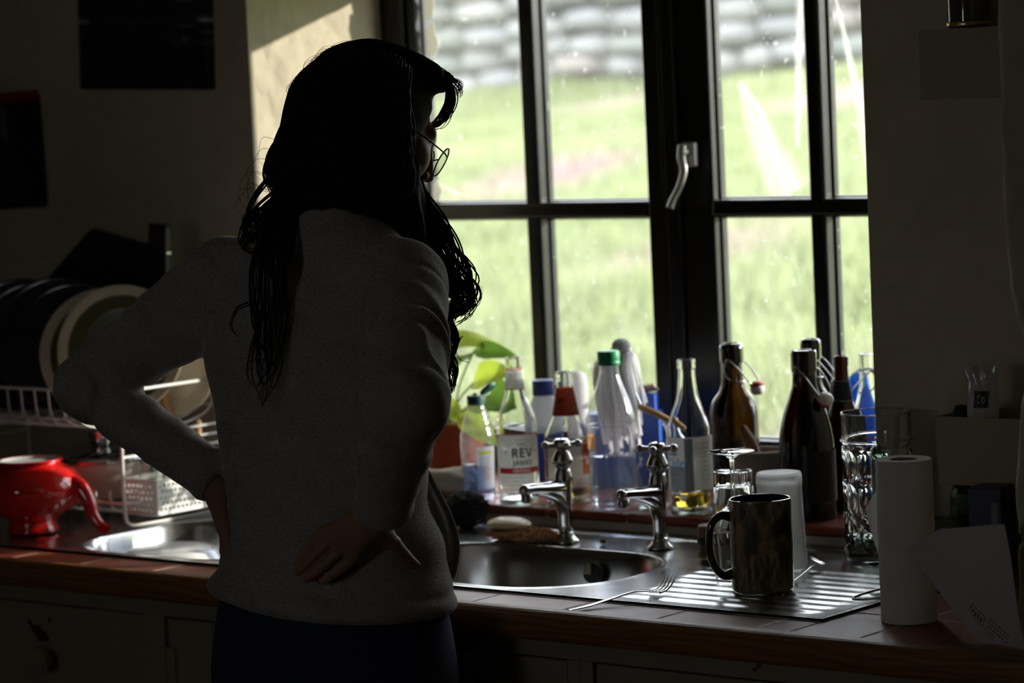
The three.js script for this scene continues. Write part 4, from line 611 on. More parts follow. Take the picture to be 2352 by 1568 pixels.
// ---------- cutlery ----------
function blade(pts, wid, thick, mat, parent, name, dish = 0) { // flat bar swept along pts, width in the ground plane
  const c = new THREE.CatmullRomCurve3(pts.map((p) => V(...p)), false, 'centripetal'), n = 40, m = 8, P = [], I = [];
  for (let i = 0; i <= n; i++) { const t = i / n, o = c.getPointAt(t), d = c.getTangentAt(t), s = V(0, 1, 0).cross(d).normalize(), u = d.clone().cross(s).normalize(), f = t * (wid.length - 1), k = Math.min(Math.floor(f), wid.length - 2), w = lerp(wid[k], wid[k + 1], sm(f - k)) / 2; for (let j = 0; j < m * 2; j++) { const a = j / m * Math.PI, q = Math.cos(a), e = Math.sign(Math.sin(a)) * Math.pow(Math.abs(Math.sin(a)), 0.7); const v = o.clone().addScaledVector(s, q * w).addScaledVector(u, e * thick / 2 - dish * (1 - q * q) * w * t * t); P.push(v.x, v.y, v.z); } }
  for (let i = 0; i < n; i++) for (let j = 0; j < 2 * m; j++) { const a = i * 2 * m + j, b = i * 2 * m + (j + 1) % (2 * m), e = a + 2 * m, f = b + 2 * m; I.push(a, e, b, b, e, f); }
  const g = new THREE.BufferGeometry(); g.setAttribute('position', new THREE.Float32BufferAttribute(P, 3)); g.setIndex(I); g.computeVertexNormals(); return part(name, g, mat, parent);
}
{
  let t = thing('fork', 'steel dinner fork resting across the front rim of the drainer, tines up', 'fork', [1.236, 0.9005, 0.497]);
  // handle end on the tile, neck arched over the rim
  blade([[0, 0.002, 0.003], [0.012, 0.0045, -0.035], [0.025, 0.010, -0.075], [0.037, 0.0145, -0.108], [0.043, 0.0125, -0.130]], [0.012, 0.0145, 0.0115, 0.0065, 0.0065], 0.0026, M.cutlery, t, 'handle');
  blade([[0.043, 0.0125, -0.130], [0.045, 0.0095, -0.139], [0.047, 0.0085, -0.149]], [0.007, 0.020, 0.0245], 0.002, M.cutlery, t, 'head');
  for (let k = 0; k < 4; k++) { const s = (k - 1.5) * 0.0074, ux = 0.97, uz = 0.2; part('tine', taper([V(0.0465 + s * ux, 0.0085, -0.147 + s * uz), V(0.045 + s * ux, 0.0095, -0.166 + s * uz), V(0.0415 + s * ux, 0.0155, -0.185 + s * uz), V(0.037 + s * ux * 0.97, 0.0245, -0.2005 + s * uz)], [0.0019, 0.0017, 0.0015, 0.0007], 16, 8), M.cutlery, t); }
  t = thing('teaspoon', 'steel teaspoon lying on the drainer behind the mug', 'spoon', [1.405, DY + 0.004, 0.150]);
  const d = [-0.036, -0.115];
  blade([[0.012, 0.001, 0.038], [0, 0.0015, 0], [d[0] * 0.4, 0.004, d[1] * 0.4], [d[0] * 0.66, 0.0075, d[1] * 0.66]], [0.009, 0.006, 0.0045, 0.0055], 0.0022, M.cutlery, t, 'handle');
  const bl = part('bowl', (() => { const g = new THREE.SphereGeometry(1, 28, 14, 0, Math.PI * 2, Math.PI * 0.5, Math.PI * 0.5), p = g.attributes.position; for (let i = 0; i < p.count; i++) { const z = p.getZ(i); p.setX(i, p.getX(i) * (0.0135 - 0.003 * z)); p.setY(i, p.getY(i) * 0.0055); p.setZ(i, z * 0.021); } g.computeVertexNormals(); return g; })(), std({ color: C(0.68, 0.68, 0.68), metalness: 1, roughness: 0.16, side: THREE.DoubleSide }), t);
  bl.position.set(d[0] * 0.82, 0.0125, d[1] * 0.82); bl.rotation.order = 'YXZ'; bl.rotation.set(-0.12, Math.atan2(-d[0], -d[1]), -0.6);
  t = thing('wire_tongs', 'bent steel wire loop lying on the drainer beside the kitchen roll', 'utensil', [1.585, DY + 0.0045, 0.270]);
  part('loop', wire([[0.085, 0.022, -0.10], [0.045, 0.014, -0.075], [0.010, 0.006, -0.028], [0.0, 0.0015, 0.0], [0.004, 0.0005, 0.010], [0.014, 0.0, 0.006], [0.05, 0.0, -0.035], [0.085, 0.0, -0.075]], 0.0019, 60, 8), M.cutlery, t);
}
{ // washing up things round the taps
  let t = thing('scrubbing_pad', 'flat brown coconut fibre scrubbing pad under the soap, left of the taps', 'scourer', [0.737, DY, -0.012]);
  const R = rng(41), list = []; for (let i = 0; i < 900; i++) { const a = R() * 6.283, r = Math.sqrt(R()) * 0.058, x = Math.cos(a) * r * 1.25, z = Math.sin(a) * r * 0.62, b = R() * 6.283, l = 0.010 + 0.016 * R(), y = 0.003 + 0.014 * R() * (1 - r * r / 0.005); list.push(tube([[x - Math.cos(b) * l, y, z - Math.sin(b) * l], [x, y + 0.004 * R(), z], [x + Math.cos(b) * l, Math.max(0.001, y - 0.003 + 0.005 * R()), z + Math.sin(b) * l]], 0.0007, 4, 4)); }
  part('fibres', merged(list), std({ color: C(0.38, 0.17, 0.06), roughness: 0.9 }), t).userData.kind = 'stuff';
  part('base', lathe([[0, 0.0], [0.053, 0.0], [0.055, 0.004], [0.05, 0.009], [0, 0.010]], 30).scale(1.22, 1, 0.62), std({ color: C(0.16, 0.07, 0.03), roughness: 1 }), t);
  t = thing('soap_bar', 'oval cream soap bar worn hollow on top, resting on the brown pad', 'soap', [0.694, DY + 0.0125, -0.022], -0.1); t.scale.setScalar(1.14);
  part('soap', nets((x, y, z) => smax(ell(x, y - 0.008, z, 0.0395, 0.0105, 0.027), -(ell(x - 0.006, y - 0.0225, z, 0.027, 0.0065, 0.017)), 0.003), [-0.045, -0.006, -0.032], [0.045, 0.024, 0.032], 0.0018), phys({ color: C(0.86, 0.70, 0.46), roughness: 0.35, clearcoat: 0.5, clearcoatRoughness: 0.2 }), t);
  t = thing('wire_scourer', 'black tangled metal scourer on the back edge, below the clear bottles', 'scourer', [0.545, 0.9005, -0.085]);
  const Q = rng(43), sl = []; for (let i = 0; i < 210; i++) { const th = Q() * 6.283, ph = Math.acos(2 * Q() - 1), c = [Math.sin(ph) * Math.cos(th) * 0.034, 0.034 + Math.cos(ph) * 0.026, Math.sin(ph) * Math.sin(th) * 0.03], r = 0.004 + 0.004 * Q(), p = []; for (let k = 0; k < 12; k++) p.push([c[0] + Math.cos(k * 1.3 + th) * r, Math.max(0.002, c[1] + Math.sin(k * 1.3 + ph) * r), c[2] + Math.sin(k * 0.9 + th) * r]); sl.push(tube(p, 0.0008, 30, 4)); }
  part('wire', merged(sl), std({ color: C(0.035, 0.035, 0.038), metalness: 0.6, roughness: 0.4 }), t).userData.kind = 'stuff';
  part('core', nets((x, y, z) => ell(x, y - 0.032, z, 0.035, 0.031, 0.03) + 0.008 * (n3(x * 110, y * 110, z * 110, 3) - 0.5), [-0.045, -0.005, -0.04], [0.045, 0.07, 0.04], 0.003), M.blackMatt, t);
  t = thing('dish_brush_head', 'round wooden scrubbing brush standing on its bristles, left of the upturned glasses', 'brush', [1.156, DY, 0.020]);
  part('wooden_top', lathe([[0, 0.030], [0.0255, 0.030], [0.0268, 0.034], [0.0268, 0.048], [0.0245, 0.0525], [0.012, 0.0545], [0, 0.055]], 40), std({ map: wood(71, [0.36, 0.26, 0.18], [0.52, 0.40, 0.30], 1, 2), roughness: 0.5 }), t);
  part('ferrule', lathe([[0, 0.022], [0.0262, 0.022], [0.0275, 0.025], [0.0275, 0.034], [0, 0.034]], 40), M.blackMatt, t);
  const B = rng(44), bl2 = []; for (let i = 0; i < 420; i++) { const a = B() * 6.283, r = Math.sqrt(B()) * 0.023, o = 0.005 * (B() - 0.3); bl2.push(tube([[Math.cos(a) * r, 0.026, Math.sin(a) * r], [Math.cos(a) * (r + o), 0.013, Math.sin(a) * (r + o)], [Math.cos(a) * (r + 2.2 * o) , 0.0008, Math.sin(a) * (r + 2.2 * o) + 0.003 * (B() - 0.5)]], 0.0006, 3, 4)); }
  part('bristles', merged(bl2), std({ color: C(0.27, 0.23, 0.10), roughness: 0.8 }), t).userData.kind = 'stuff';
  t = thing('food_scrap', 'small brown scrap of food on the steel between the taps', 'food scrap', [0.893, DY, -0.026]);
  part('scrap', nets((x, y, z) => ell(x, y - 0.003, z, 0.007, 0.004, 0.005) + 0.003 * (n3(x * 300, y * 300, z * 300, 5) - 0.5), [-0.012, -0.003, -0.01], [0.012, 0.011, 0.01], 0.0012), std({ color: C(0.22, 0.13, 0.03), roughness: 0.8 }), t);
  t = thing('rolled_cloth', 'rolled up coarse beige cloth on the sill in front of the plant pot', 'cloth', [0.390, SY, -0.200], 0.15);
  part('roll', (() => { const g = nets((x, y, z) => cone(x, y, z, [-0.075, 0.024, 0.012], [0.052, 0.027, -0.006], 0.024, 0.026) + 0.004 * (n3(x * 35, y * 60, z * 60, 9) - 0.5) + 0.0016 * Math.sin(Math.atan2(y - 0.024, z) * 5 + x * 30), [-0.11, -0.006, -0.04], [0.09, 0.06, 0.05], 0.003); return planeUV(g, (x) => x, (x, y, z) => y + z); })(), std({ color: C(0.50, 0.44, 0.34), roughness: 1, bumpMap: grey(128, 128, (u, v) => 0.5 * n2(u * 30, v * 30, 30, 30, 1) + 0.5 * fb(u, v, 8, 8, 3, 4), 14, 14), bumpScale: 0.002 }), t);
}
{ // mortar and pestle
  let t = thing('mortar', 'grey brown stone mortar on the sill, between the cider bottle and dark bottles', 'mortar', [1.055, SY, -0.265]);
  part('bowl', lathe([[0, 0], [0.030, 0], [0.033, 0.004], [0.030, 0.012], [0.038, 0.035], [0.046, 0.07], [0.050, 0.098], [0.0495, 0.1035], [0.046, 0.105], [0.042, 0.101], [0.036, 0.06], [0.02, 0.03], [0, 0.026]], 48), std({ color: C(0.40, 0.35, 0.28), roughness: 0.75, bumpMap: tPlaster, bumpScale: 0.002 }), t);
  t = thing('pestle', 'worn wooden pestle leaning left in the mortar', 'pestle', [1.055, SY, -0.265]);
  part('pestle', taper([V(0.012, 0.036, 0.004), V(0.0, 0.07, 0.002), V(-0.022, 0.112, 0.0), V(-0.036, 0.135, -0.002), V(-0.040, 0.141, -0.002)], [0.014, 0.0105, 0.009, 0.0115, 0.006], 24, 14), M.pestle, t);
}
// ---------- right hand end ----------
{
  let t = thing('wall_pocket', 'plain cream card pocket fixed high on the wall at the right', 'wall pocket', [0, 0, 0], 0, 'card pockets on the wall');
  const card = std({ color: C(0.36, 0.31, 0.22), roughness: 0.85 }), pocket = (o, x0, x1, y0, y1, zf) => { part('front', box(x0, x1, y0, y1, zf - 0.003, zf, 0.001), card, o); part('back', box(x0, x1, y0, y1, WZ + 0.0005, WZ + 0.0035, 0.001), card, o); for (const [a, b] of [[x0, x0 + 0.003], [x1 - 0.003, x1]]) part('side', box(a, b, y0, y1, WZ + 0.003, zf - 0.002, 0.001), card, o); part('bottom', box(x0 + 0.002, x1 - 0.002, y0, y0 + 0.003, WZ + 0.003, zf - 0.002, 0.001), card, o); };
  pocket(t, 1.536, 1.72, 1.622, 1.7275, -0.035);
  t = thing('wall_pocket', 'plain cream card pocket low on the wall beside the kitchen roll, holding a packet', 'wall pocket', [0, 0, 0], 0, 'card pockets on the wall');
  pocket(t, 1.544, 1.72, 1.034, 1.139, -0.035);
  t = thing('glass_jar', 'dark jar with a brassy rim, only its foot seen in the upper wall pocket', 'jar', [1.602, 1.7325, -0.075]);
  part('glass_body', lathe([[0, 0], [0.030, 0], [0.032, 0.003], [0.032, 0.09], [0.026, 0.11], [0.026, 0.13], [0, 0.13]], 36), phys({ color: C(0.35, 0.32, 0.28), transmission: 0.8, thickness: 0.05, roughness: 0.06, attenuationColor: C(0.10, 0.08, 0.06), attenuationDistance: 0.02 }), t);
  part('rim', lathe([[0.0322, 0.001], [0.0345, 0.002], [0.0345, 0.008], [0.0322, 0.009]], 36), std({ color: C(0.62, 0.5, 0.3), metalness: 1, roughness: 0.3 }), t);
  scene.getObjectByName(t.name).position.y = 1.7285;
  t = thing('metal_strip', 'thin dark metal strip upright beside the jar in the upper pocket', 'strip', [1.566, 1.7285, -0.115]);
  part('strip', box(-0.008, 0.004, 0, 0.13, -0.003, 0.003, 0.001), M.blackPlastic, t);
  t = thing('packet', 'clear crimped packet with a small dark printed label, standing in the lower pocket', 'packet', [1.617, 1.06, -0.052], 0.35);
  const pt = canvasTex(256, 512, (c, w, h) => { c.fillStyle = '#b9b7b0'; c.fillRect(0, 0, w, h); c.fillStyle = '#26262c'; c.save(); c.translate(70, 128); c.transform(1, 0, -0.15, 1, 0, 0); c.fillRect(0, 0, 120, 84); c.fillStyle = '#aaa'; c.font = 'bold 60px sans-serif'; c.fillText('Co', 18, 62); c.restore(); c.fillStyle = '#2a2a2a'; c.font = 'bold 34px monospace'; c.fillText('00/1', 20, 320); c.fillText('# 1/1', 30, 440); });
  const pk = new THREE.BoxGeometry(0.048, 0.158, 0.012, 12, 30, 2); { const p = pk.attributes.position; for (let i = 0; i < p.count; i++) { const y = p.getY(i) / 0.079, x = p.getX(i) / 0.024; const e = Math.max(0, 1 - Math.pow(Math.abs(y), 6)); p.setZ(i, p.getZ(i) * e * (1 - 0.8 * x * x) + 0.0016 * Math.sin(x * 9 + y * 7)); p.setX(i, p.getX(i) * (1 + 0.13 * step(y, 0.72, 0.8) + 0.02 * Math.sin(y * 15))); if (y > 0.9) p.setY(i, p.getY(i) + 0.0012 * Math.sin(x * 40)); } pk.computeVertexNormals(); }
  part('film', pk.translate(0, 0.079, 0), phys({ map: pt, roughness: 0.25, transmission: 0.15, thickness: 0, clearcoat: 0.6 }), t);
  for (const [x, z, s] of [[1.566, -0.07, 'left'], [1.590, -0.09, 'right']]) { t = thing('black_cap', s === 'left' ? 'black rounded cap poking out of the lower pocket, left one' : 'black rounded cap poking out of the lower pocket, next to the packet', 'cap', [x, 1.04, z], 0, 'black caps in the pocket'); part('cap', lathe([[0, 0], [0.012, 0], [0.0125, 0.106], [0.010, 0.112], [0, 0.114]], 20), M.blackMatt, t); }
  for (let k = 0; k < 5; k++) { t = thing('glass_dish', ['lowest of the stacked clear glass dishes behind the kitchen roll', 'second from the bottom of the stacked clear glass dishes', 'middle one of the stacked clear glass dishes behind the roll', 'second from the top of the stacked clear glass dishes', 'topmost of the stacked clear glass dishes behind the kitchen roll'][k], 'dish', [1.585, 0.9005 + 0.0152 * k, -0.02], 0.1 * k, 'stacked glass dishes'); part('dish', lathe([[0, 0], [0.04, 0], [0.044, 0.002], [0.052, 0.034], [0.0515, 0.036], [0.049, 0.035], [0.041, 0.006], [0, 0.005]], 40), M.glass, t); }
  t = thing('box', 'dark blue narrow box standing behind the sheet of paper', 'box', [1.655, 0.9, 0.0], 0.2); part('box', box(-0.024, 0.028, 0, 0.142, -0.03, 0.03, 0.002), std({ color: C(0.012, 0.012, 0.06), roughness: 0.4 }), t); part('label', box(0.012, 0.022, 0.085, 0.12, 0.0302, 0.0306, 0), std({ color: C(0.16, 0.16, 0.19), roughness: 0.6 }), t);  // pale strip is a small glint painted on the box front
  t = thing('bottle', 'dark green bottle in the shadow behind the stacked glass dishes', 'bottle', [1.578, 0.9005, -0.103]); part('body', lathe([[0, 0], [0.046, 0], [0.048, 0.004], [0.048, 0.11], [0.04, 0.13], [0, 0.132]], 32), phys({ color: C(0.01, 0.05, 0.015), roughness: 0.2 }), t);
  // sheet of paper leaning against the pier
  t = thing('paper_sheet', 'large white sheet of printed paper leaning corner down beside the kitchen roll', 'paper', [0, 0, 0]);
  const st = canvasTex(1024, 768, (c, w, h) => { c.fillStyle = '#c4c1bb'; c.fillRect(0, 0, w, h); c.save(); c.translate(700, 560); c.rotate(0.62); c.strokeStyle = c.fillStyle = '#26242a'; c.lineWidth = 5; c.strokeRect(-80, 10, 130, 84); for (let k = 0; k < 4; k++) c.fillRect(-62 + k * 26, 30 + 8 * (k % 2), 12, 40); c.font = '30px sans-serif'; for (let k = 0; k < 3; k++) for (let q = 0; q < 7; q++) c.fillRect(80 + q * 26, -10 + k * 30, 12 + 8 * h2(q, k, 4), 9); c.lineWidth = 3; for (const x of [90, 130]) { c.beginPath(); c.arc(x, 96, 15, 0, 7); c.stroke(); } c.restore(); });
  const A = V(1.757, 1.010, 0.392), B = V(1.795, 1.037, 0.37), Cc = V(1.985, 1.075, 0.52), D = V(1.985, 0.9035, 0.475), E = V(1.898, 0.9025, 0.452), P = [], U = [], I = [], n = 18;
  for (let j = 0; j <= n; j++) for (let i = 0; i <= n; i++) { const u = i / n, v = j / n, top = A.clone().lerp(B, Math.min(1, u * 5)).lerp(Cc, clamp((u - 0.2) / 0.8, 0, 1) * (u > 0.2 ? 1 : 0)), bot = A.clone().lerp(E, Math.min(1, u / 0.62)).lerp(D, clamp((u - 0.62) / 0.38, 0, 1)), q = bot.lerp(top, v); q.z += 0.010 * Math.sin(Math.PI * u) * Math.sin(Math.PI * v) + 0.003 * Math.sin(u * 7 + v * 5); P.push(q.x, q.y, q.z); U.push(u, v); }
  for (let j = 0; j < n; j++) for (let i = 0; i < n; i++) { const a = j * (n + 1) + i, b = a + 1, c = a + n + 1, d = c + 1; I.push(a, b, c, b, d, c); }
  const g = new THREE.BufferGeometry(); g.setAttribute('position', new THREE.Float32BufferAttribute(P, 3)); g.setAttribute('uv', new THREE.Float32BufferAttribute(U, 2)); g.setIndex(I); g.computeVertexNormals(); part('sheet', g, std({ map: st, roughness: 0.9, side: THREE.DoubleSide }), t);
}
// ---------- left hand end ----------
{ // upturned teapot
  const t = thing('teapot', 'glossy red teapot standing upside down on the left drainer', 'teapot', [-0.175, DY, 0.285]);
  part('body', lathe(smoothProf([[0.030, 0.0], [0.045, 0.002], [0.047, 0.008], [0.043, 0.016], [0.046, 0.026], [0.075, 0.046], [0.093, 0.075], [0.090, 0.098], [0.073, 0.115], [0.057, 0.124], [0.054, 0.128]], 60).concat([[0.060, 0.1295], [0.061, 0.1335], [0.056, 0.1345], [0.053, 0.1335]]), 64), M.redGlaze, t);
  part('base', lathe([[0.053, 0.1335], [0.050, 0.1295], [0.02, 0.128], [0, 0.128]], 48), M.porcelain, t, 'pale unglazed base facing up');
  const s = part('spout', taper([V(0.080, 0.088, 0), V(0.098, 0.084, 0), V(0.115, 0.058, 0), V(0.124, 0.030, 0), V(0.138, 0.012, 0), V(0.150, 0.006, 0)], [0.017, 0.0155, 0.0135, 0.0115, 0.010, 0.009], 40, 18), M.redGlaze, t); s.rotation.y = 0.35;
  const h = part('handle', taper([V(-0.075, 0.105, 0), V(-0.11, 0.11, 0), V(-0.135, 0.08, 0), V(-0.125, 0.045, 0), V(-0.08, 0.04, 0)], [0.010, 0.008, 0.008, 0.008, 0.010], 30, 12), M.redGlaze, t); h.rotation.y = 0.35;
}
{ // two tier wire rack
  const t = thing('dish_rack', 'two tier white wire dish rack with a perforated basket, standing behind the left sink', 'dish rack', [0, 0, 0]), r = 0.0027, x0 = -0.62, x1 = -0.05, z0 = -0.105, z1 = 0.173, W = (n, p, q = r) => part(n, wire(p, q, Math.max(6, p.length * 6), 6), M.wireWhite, t);
  const base = 0.9075, lo = 0.948, up = 1.098, rim = 1.152;
  for (const x of [x0, x1]) { W('foot', [[x, lo + 0.12, z1], [x, base + 0.02, z1], [x, base + 0.004, z1 - 0.004], [x, base, z1 - 0.02], [x, base, z0 + 0.02], [x, base + 0.004, z0 + 0.004], [x, base + 0.02, z0], [x, rim, z0]], 0.0032); W('rail', [[x, rim, z0], [x, rim, z1]], 0.0030); for (const y of [1.068, 1.05, 1.032]) W('rail', [[x, y, z0], [x, y, z1]], 0.0024); W('post', [[x, 1.06, z1], [x, rim, z1]], 0.0030); W('rail', [[x, lo, z0], [x, lo, z1]]); }
  for (const z of [z0, z1]) { W('rail', [[x0, rim, z], [x1, rim, z]], 0.0030); W('rail', [[x0, up, z], [x1, up, z]]); W('rail', [[x0, lo, z], [x1, lo, z]]); }
  for (let i = 1; i < 15; i++) { const x = lerp(x0, x1, i / 15); W('plate_wire', [[x, rim, z1], [x, up - 0.004, z1 - 0.01], [x, up - 0.022, z1 - 0.06], [x, up - 0.022, z0 + 0.06], [x, up, z0 + 0.01], [x, rim, z0]], 0.0018); W('tray_wire', [[x, lo + 0.02, z1], [x, lo - 0.012, z1 - 0.006], [x, lo - 0.014, z0 + 0.01], [x, lo + 0.02, z0]], 0.0018); }
  for (const z of [-0.03, 0.05, 0.11]) W('cross_wire', [[x0, lo - 0.014, z], [x1, lo - 0.014, z]], 0.0018);
  // perforated cutlery basket hanging in the lower tier
  const b = new THREE.Group(); b.name = 'cutlery_basket'; b.position.set(-0.055, 0.9235, 0.035); b.rotation.y = 0; t.add(b);
  const panel = (w, h) => { const s = new THREE.Shape([[-w / 2, 0], [w / 2, 0], [w / 2, h], [-w / 2, h]].map((p) => new THREE.Vector2(...p))), q = 0.0108; for (let j = 0; (j + 1) * q < h - 0.004; j++) for (let i = 0; i * q < w - 0.014; i++) { const cx = -w / 2 + 0.009 + i * q + (j % 2) * q / 2, cy = 0.009 + j * q; if (cx > w / 2 - 0.005 || cy > h - 0.007) continue; const k = new THREE.Path(), e = 0.0045; k.moveTo(cx + e, cy); k.lineTo(cx, cy + e); k.lineTo(cx - e, cy); k.lineTo(cx, cy - e); k.closePath(); s.holes.push(k); } return new THREE.ExtrudeGeometry(s, { depth: 0.0016, bevelEnabled: false }); };
  const bw = 0.088, bd = 0.19, bh = 0.062; part('panel', panel(bw, bh).translate(0, 0, bd / 2), M.wireWhite, b); part('panel', panel(bw, bh).translate(0, 0, -bd / 2), M.wireWhite, b); part('panel', panel(bd, bh).rotateY(Math.PI / 2).translate(bw / 2, 0, 0), M.wireWhite, b); part('panel', panel(bd, bh).rotateY(Math.PI / 2).translate(-bw / 2, 0, 0), M.wireWhite, b); part('floor', box(-bw / 2, bw / 2, -0.001, 0.0012, -bd / 2, bd / 2, 0), M.wireWhite, b);
  for (const y of [0.0, bh]) part('rim_wire', tube([[-bw / 2, y, -bd / 2], [bw / 2, y, -bd / 2], [bw / 2, y, bd / 2 + 0.002], [-bw / 2, y, bd / 2 + 0.002]].flatMap((p, i, a) => { const q = a[(i + 1) % 4]; return [p, [lerp(p[0], q[0], 0.05), y, lerp(p[2], q[2], 0.05)], [lerp(p[0], q[0], 0.95), y, lerp(p[2], q[2], 0.95)]]; }), 0.0026, 60, 6, true), M.wireWhite, b);
}
function plate(label, mat, pos, n, R, group) {
  const t = thing('plate', label, 'plate', pos, 0, group), g = lathe([[0, 0.002], [R * 0.55, 0.002], [R * 0.58, 0], [R * 0.62, 0.002], [R * 0.70, 0.008], [R * 0.97, 0.019], [R, 0.0215], [R * 0.995, 0.0235], [R * 0.96, 0.0225], [R * 0.68, 0.0125], [R * 0.6, 0.007], [0, 0.0065]], 72);
  const m = part('plate', g, mat, t); t.quaternion.setFromUnitVectors(V(0, 1, 0), V(...n).normalize()); return t;
}
{
  const shadedOliveM = std({ map: tex(8, 256, (u, v) => (v > 0.765 ? [0.30, 0.30, 0.17] : [0.80, 0.76, 0.66])), roughness: 0.3 }), g = 'plates in the upper rack', up = 1.222;  // cream rim, shade of the hollow painted into the olive centre
  const P = [[-0.445, 1.216, 0.045, 0.128, 'dark navy plate at the far left of the rack, foremost arc against the black board'], [-0.405, 1.214, 0.042, 0.124, 'second dark navy plate from the left in the rack'], [-0.345, 1.220, 0.040, 0.127, 'third dark navy plate from the left in the rack, with a bright rim'], [-0.30, 1.214, 0.038, 0.122, 'dark navy plate standing next to the cream plates']];
  for (const [x, y, z, R, l] of P) plate(l, M.navyPlate, [x, y, z], [0.5, 0.20, 0.84], R, g);
  plate('cream rimmed plate with shade painted into its olive centre, next to the navy plates in the rack', shadedOliveM, [-0.222, 1.205, 0.040], [0.5, 0.2, 0.84], 0.122, g);
  plate('cream rimmed plate with olive shade painted on its centre, nearest to the bent elbow, last in the rack row', shadedOliveM, [-0.175, 1.212, 0.038], [0.5, 0.2, 0.84], 0.122, g);
  let t = plate('cream bowl shaped plate in the rack, seen under the bent arm', M.creamPlate, [-0.115, 1.165, -0.035], [0.45, 0.2, 0.87], 0.085, undefined);
  t = thing('baking_tray', 'black rectangular tray leaning on the wall behind the plates', 'tray', [0, 0, 0]);
  part('tray', extrude([[-0.447, 1.424], [-0.436, 1.428], [-0.25, 1.388], [-0.244, 1.378], [-0.195, 1.14], [-0.70, 1.12], [-0.705, 1.235]], 0.006, 0.0015).translate(0, 0, -0.148), M.blackMatt, t);
  t = thing('slotted_turner', 'upright black handle with a hanging slot, standing at the back of the rack', 'utensil', [0, 0, 0]);
  const hs = extrude([[-0.020, 0.0], [0.020, 0.0], [0.0215, 0.12], [0.0205, 0.232], [0.017, 0.238], [-0.0195, 0.236], [-0.0215, 0.12]], 0.010, 0.003, [[[0.0065, 0.185], [0.0145, 0.185], [0.0145, 0.222], [0.0065, 0.222]]]); const hm = part('handle', hs, M.blackPlastic, t); hm.position.set(-0.172, 1.205, -0.055); hm.rotation.z = -0.085;
  part('slot_pin', box(-0.02, 0.012, 1.386, 1.391, -0.057, -0.044, 0.001).translate(-0.142, 0, 0), M.cutlery, t);
  for (const [i, a] of [[0, [[-0.052, 0.985, 0.04], [-0.085, 1.075, 0.018], [-0.113, 1.138, 0.0]]], [1, [[-0.040, 0.99, -0.01], [-0.050, 1.035, -0.02], [-0.058, 1.072, -0.03]]]]) { t = thing('wooden_spoon', i ? 'short pale wooden spoon handle sticking out of the basket by the forearm' : 'long wooden spoon handle standing in the basket below the elbow', 'spoon', [0, 0, 0]); part('handle', wire(a, 0.0072, 14, 10), M.spoonWood, t); }
  t = thing('saucepan', 'pale enamel saucepan with a steel lid and knob, in the lower rack', 'saucepan', [-0.232, 0.9375, 0.055]); t.scale.setScalar(1.12);
  part('body', lathe([[0, 0], [0.055, 0], [0.062, 0.004], [0.082, 0.045], [0.084, 0.062], [0.080, 0.064], [0.078, 0.06], [0, 0.05]], 44), M.creamPlate, t); part('lid', lathe([[0.086, 0.064], [0.087, 0.068], [0.083, 0.074], [0.045, 0.083], [0.012, 0.086], [0, 0.086]], 44), M.chrome, t); part('knob', lathe([[0, 0.085], [0.016, 0.085], [0.018, 0.09], [0.0215, 0.108], [0.020, 0.112], [0, 0.113]], 28), M.chrome, t);
  t = thing('small_glass', 'small clear glass jar in the cutlery basket', 'glass', [-0.078, 0.9255, 0.075]); part('glass_body', hollow([[0.022, 0], [0.024, 0.003], [0.024, 0.075], [0.021, 0.082], [0.022, 0.088]], 0.002), M.glass, t);
  t = thing('mixing_bowl', 'white plastic dish lying in the left sink', 'bowl', [0.105, 0.822, 0.215]);
  part('bowl', lathe([[0, 0.0], [0.07, 0.0], [0.085, 0.006], [0.118, 0.062], [0.124, 0.064], [0.122, 0.067], [0.112, 0.064], [0.08, 0.012], [0, 0.006]], 48), M.porcelain, t).rotation.z = Math.PI; t.children[0].position.y = 0.062;
  t = thing('white_tray', 'white plastic tray lying in the left sink beside the upturned dish', 'tray', [0.315, 0.80, 0.2], 0.1); part('tray', box(-0.10, 0.10, 0, 0.045, -0.10, 0.10, 0.02, 4), M.porcelain, t);
}
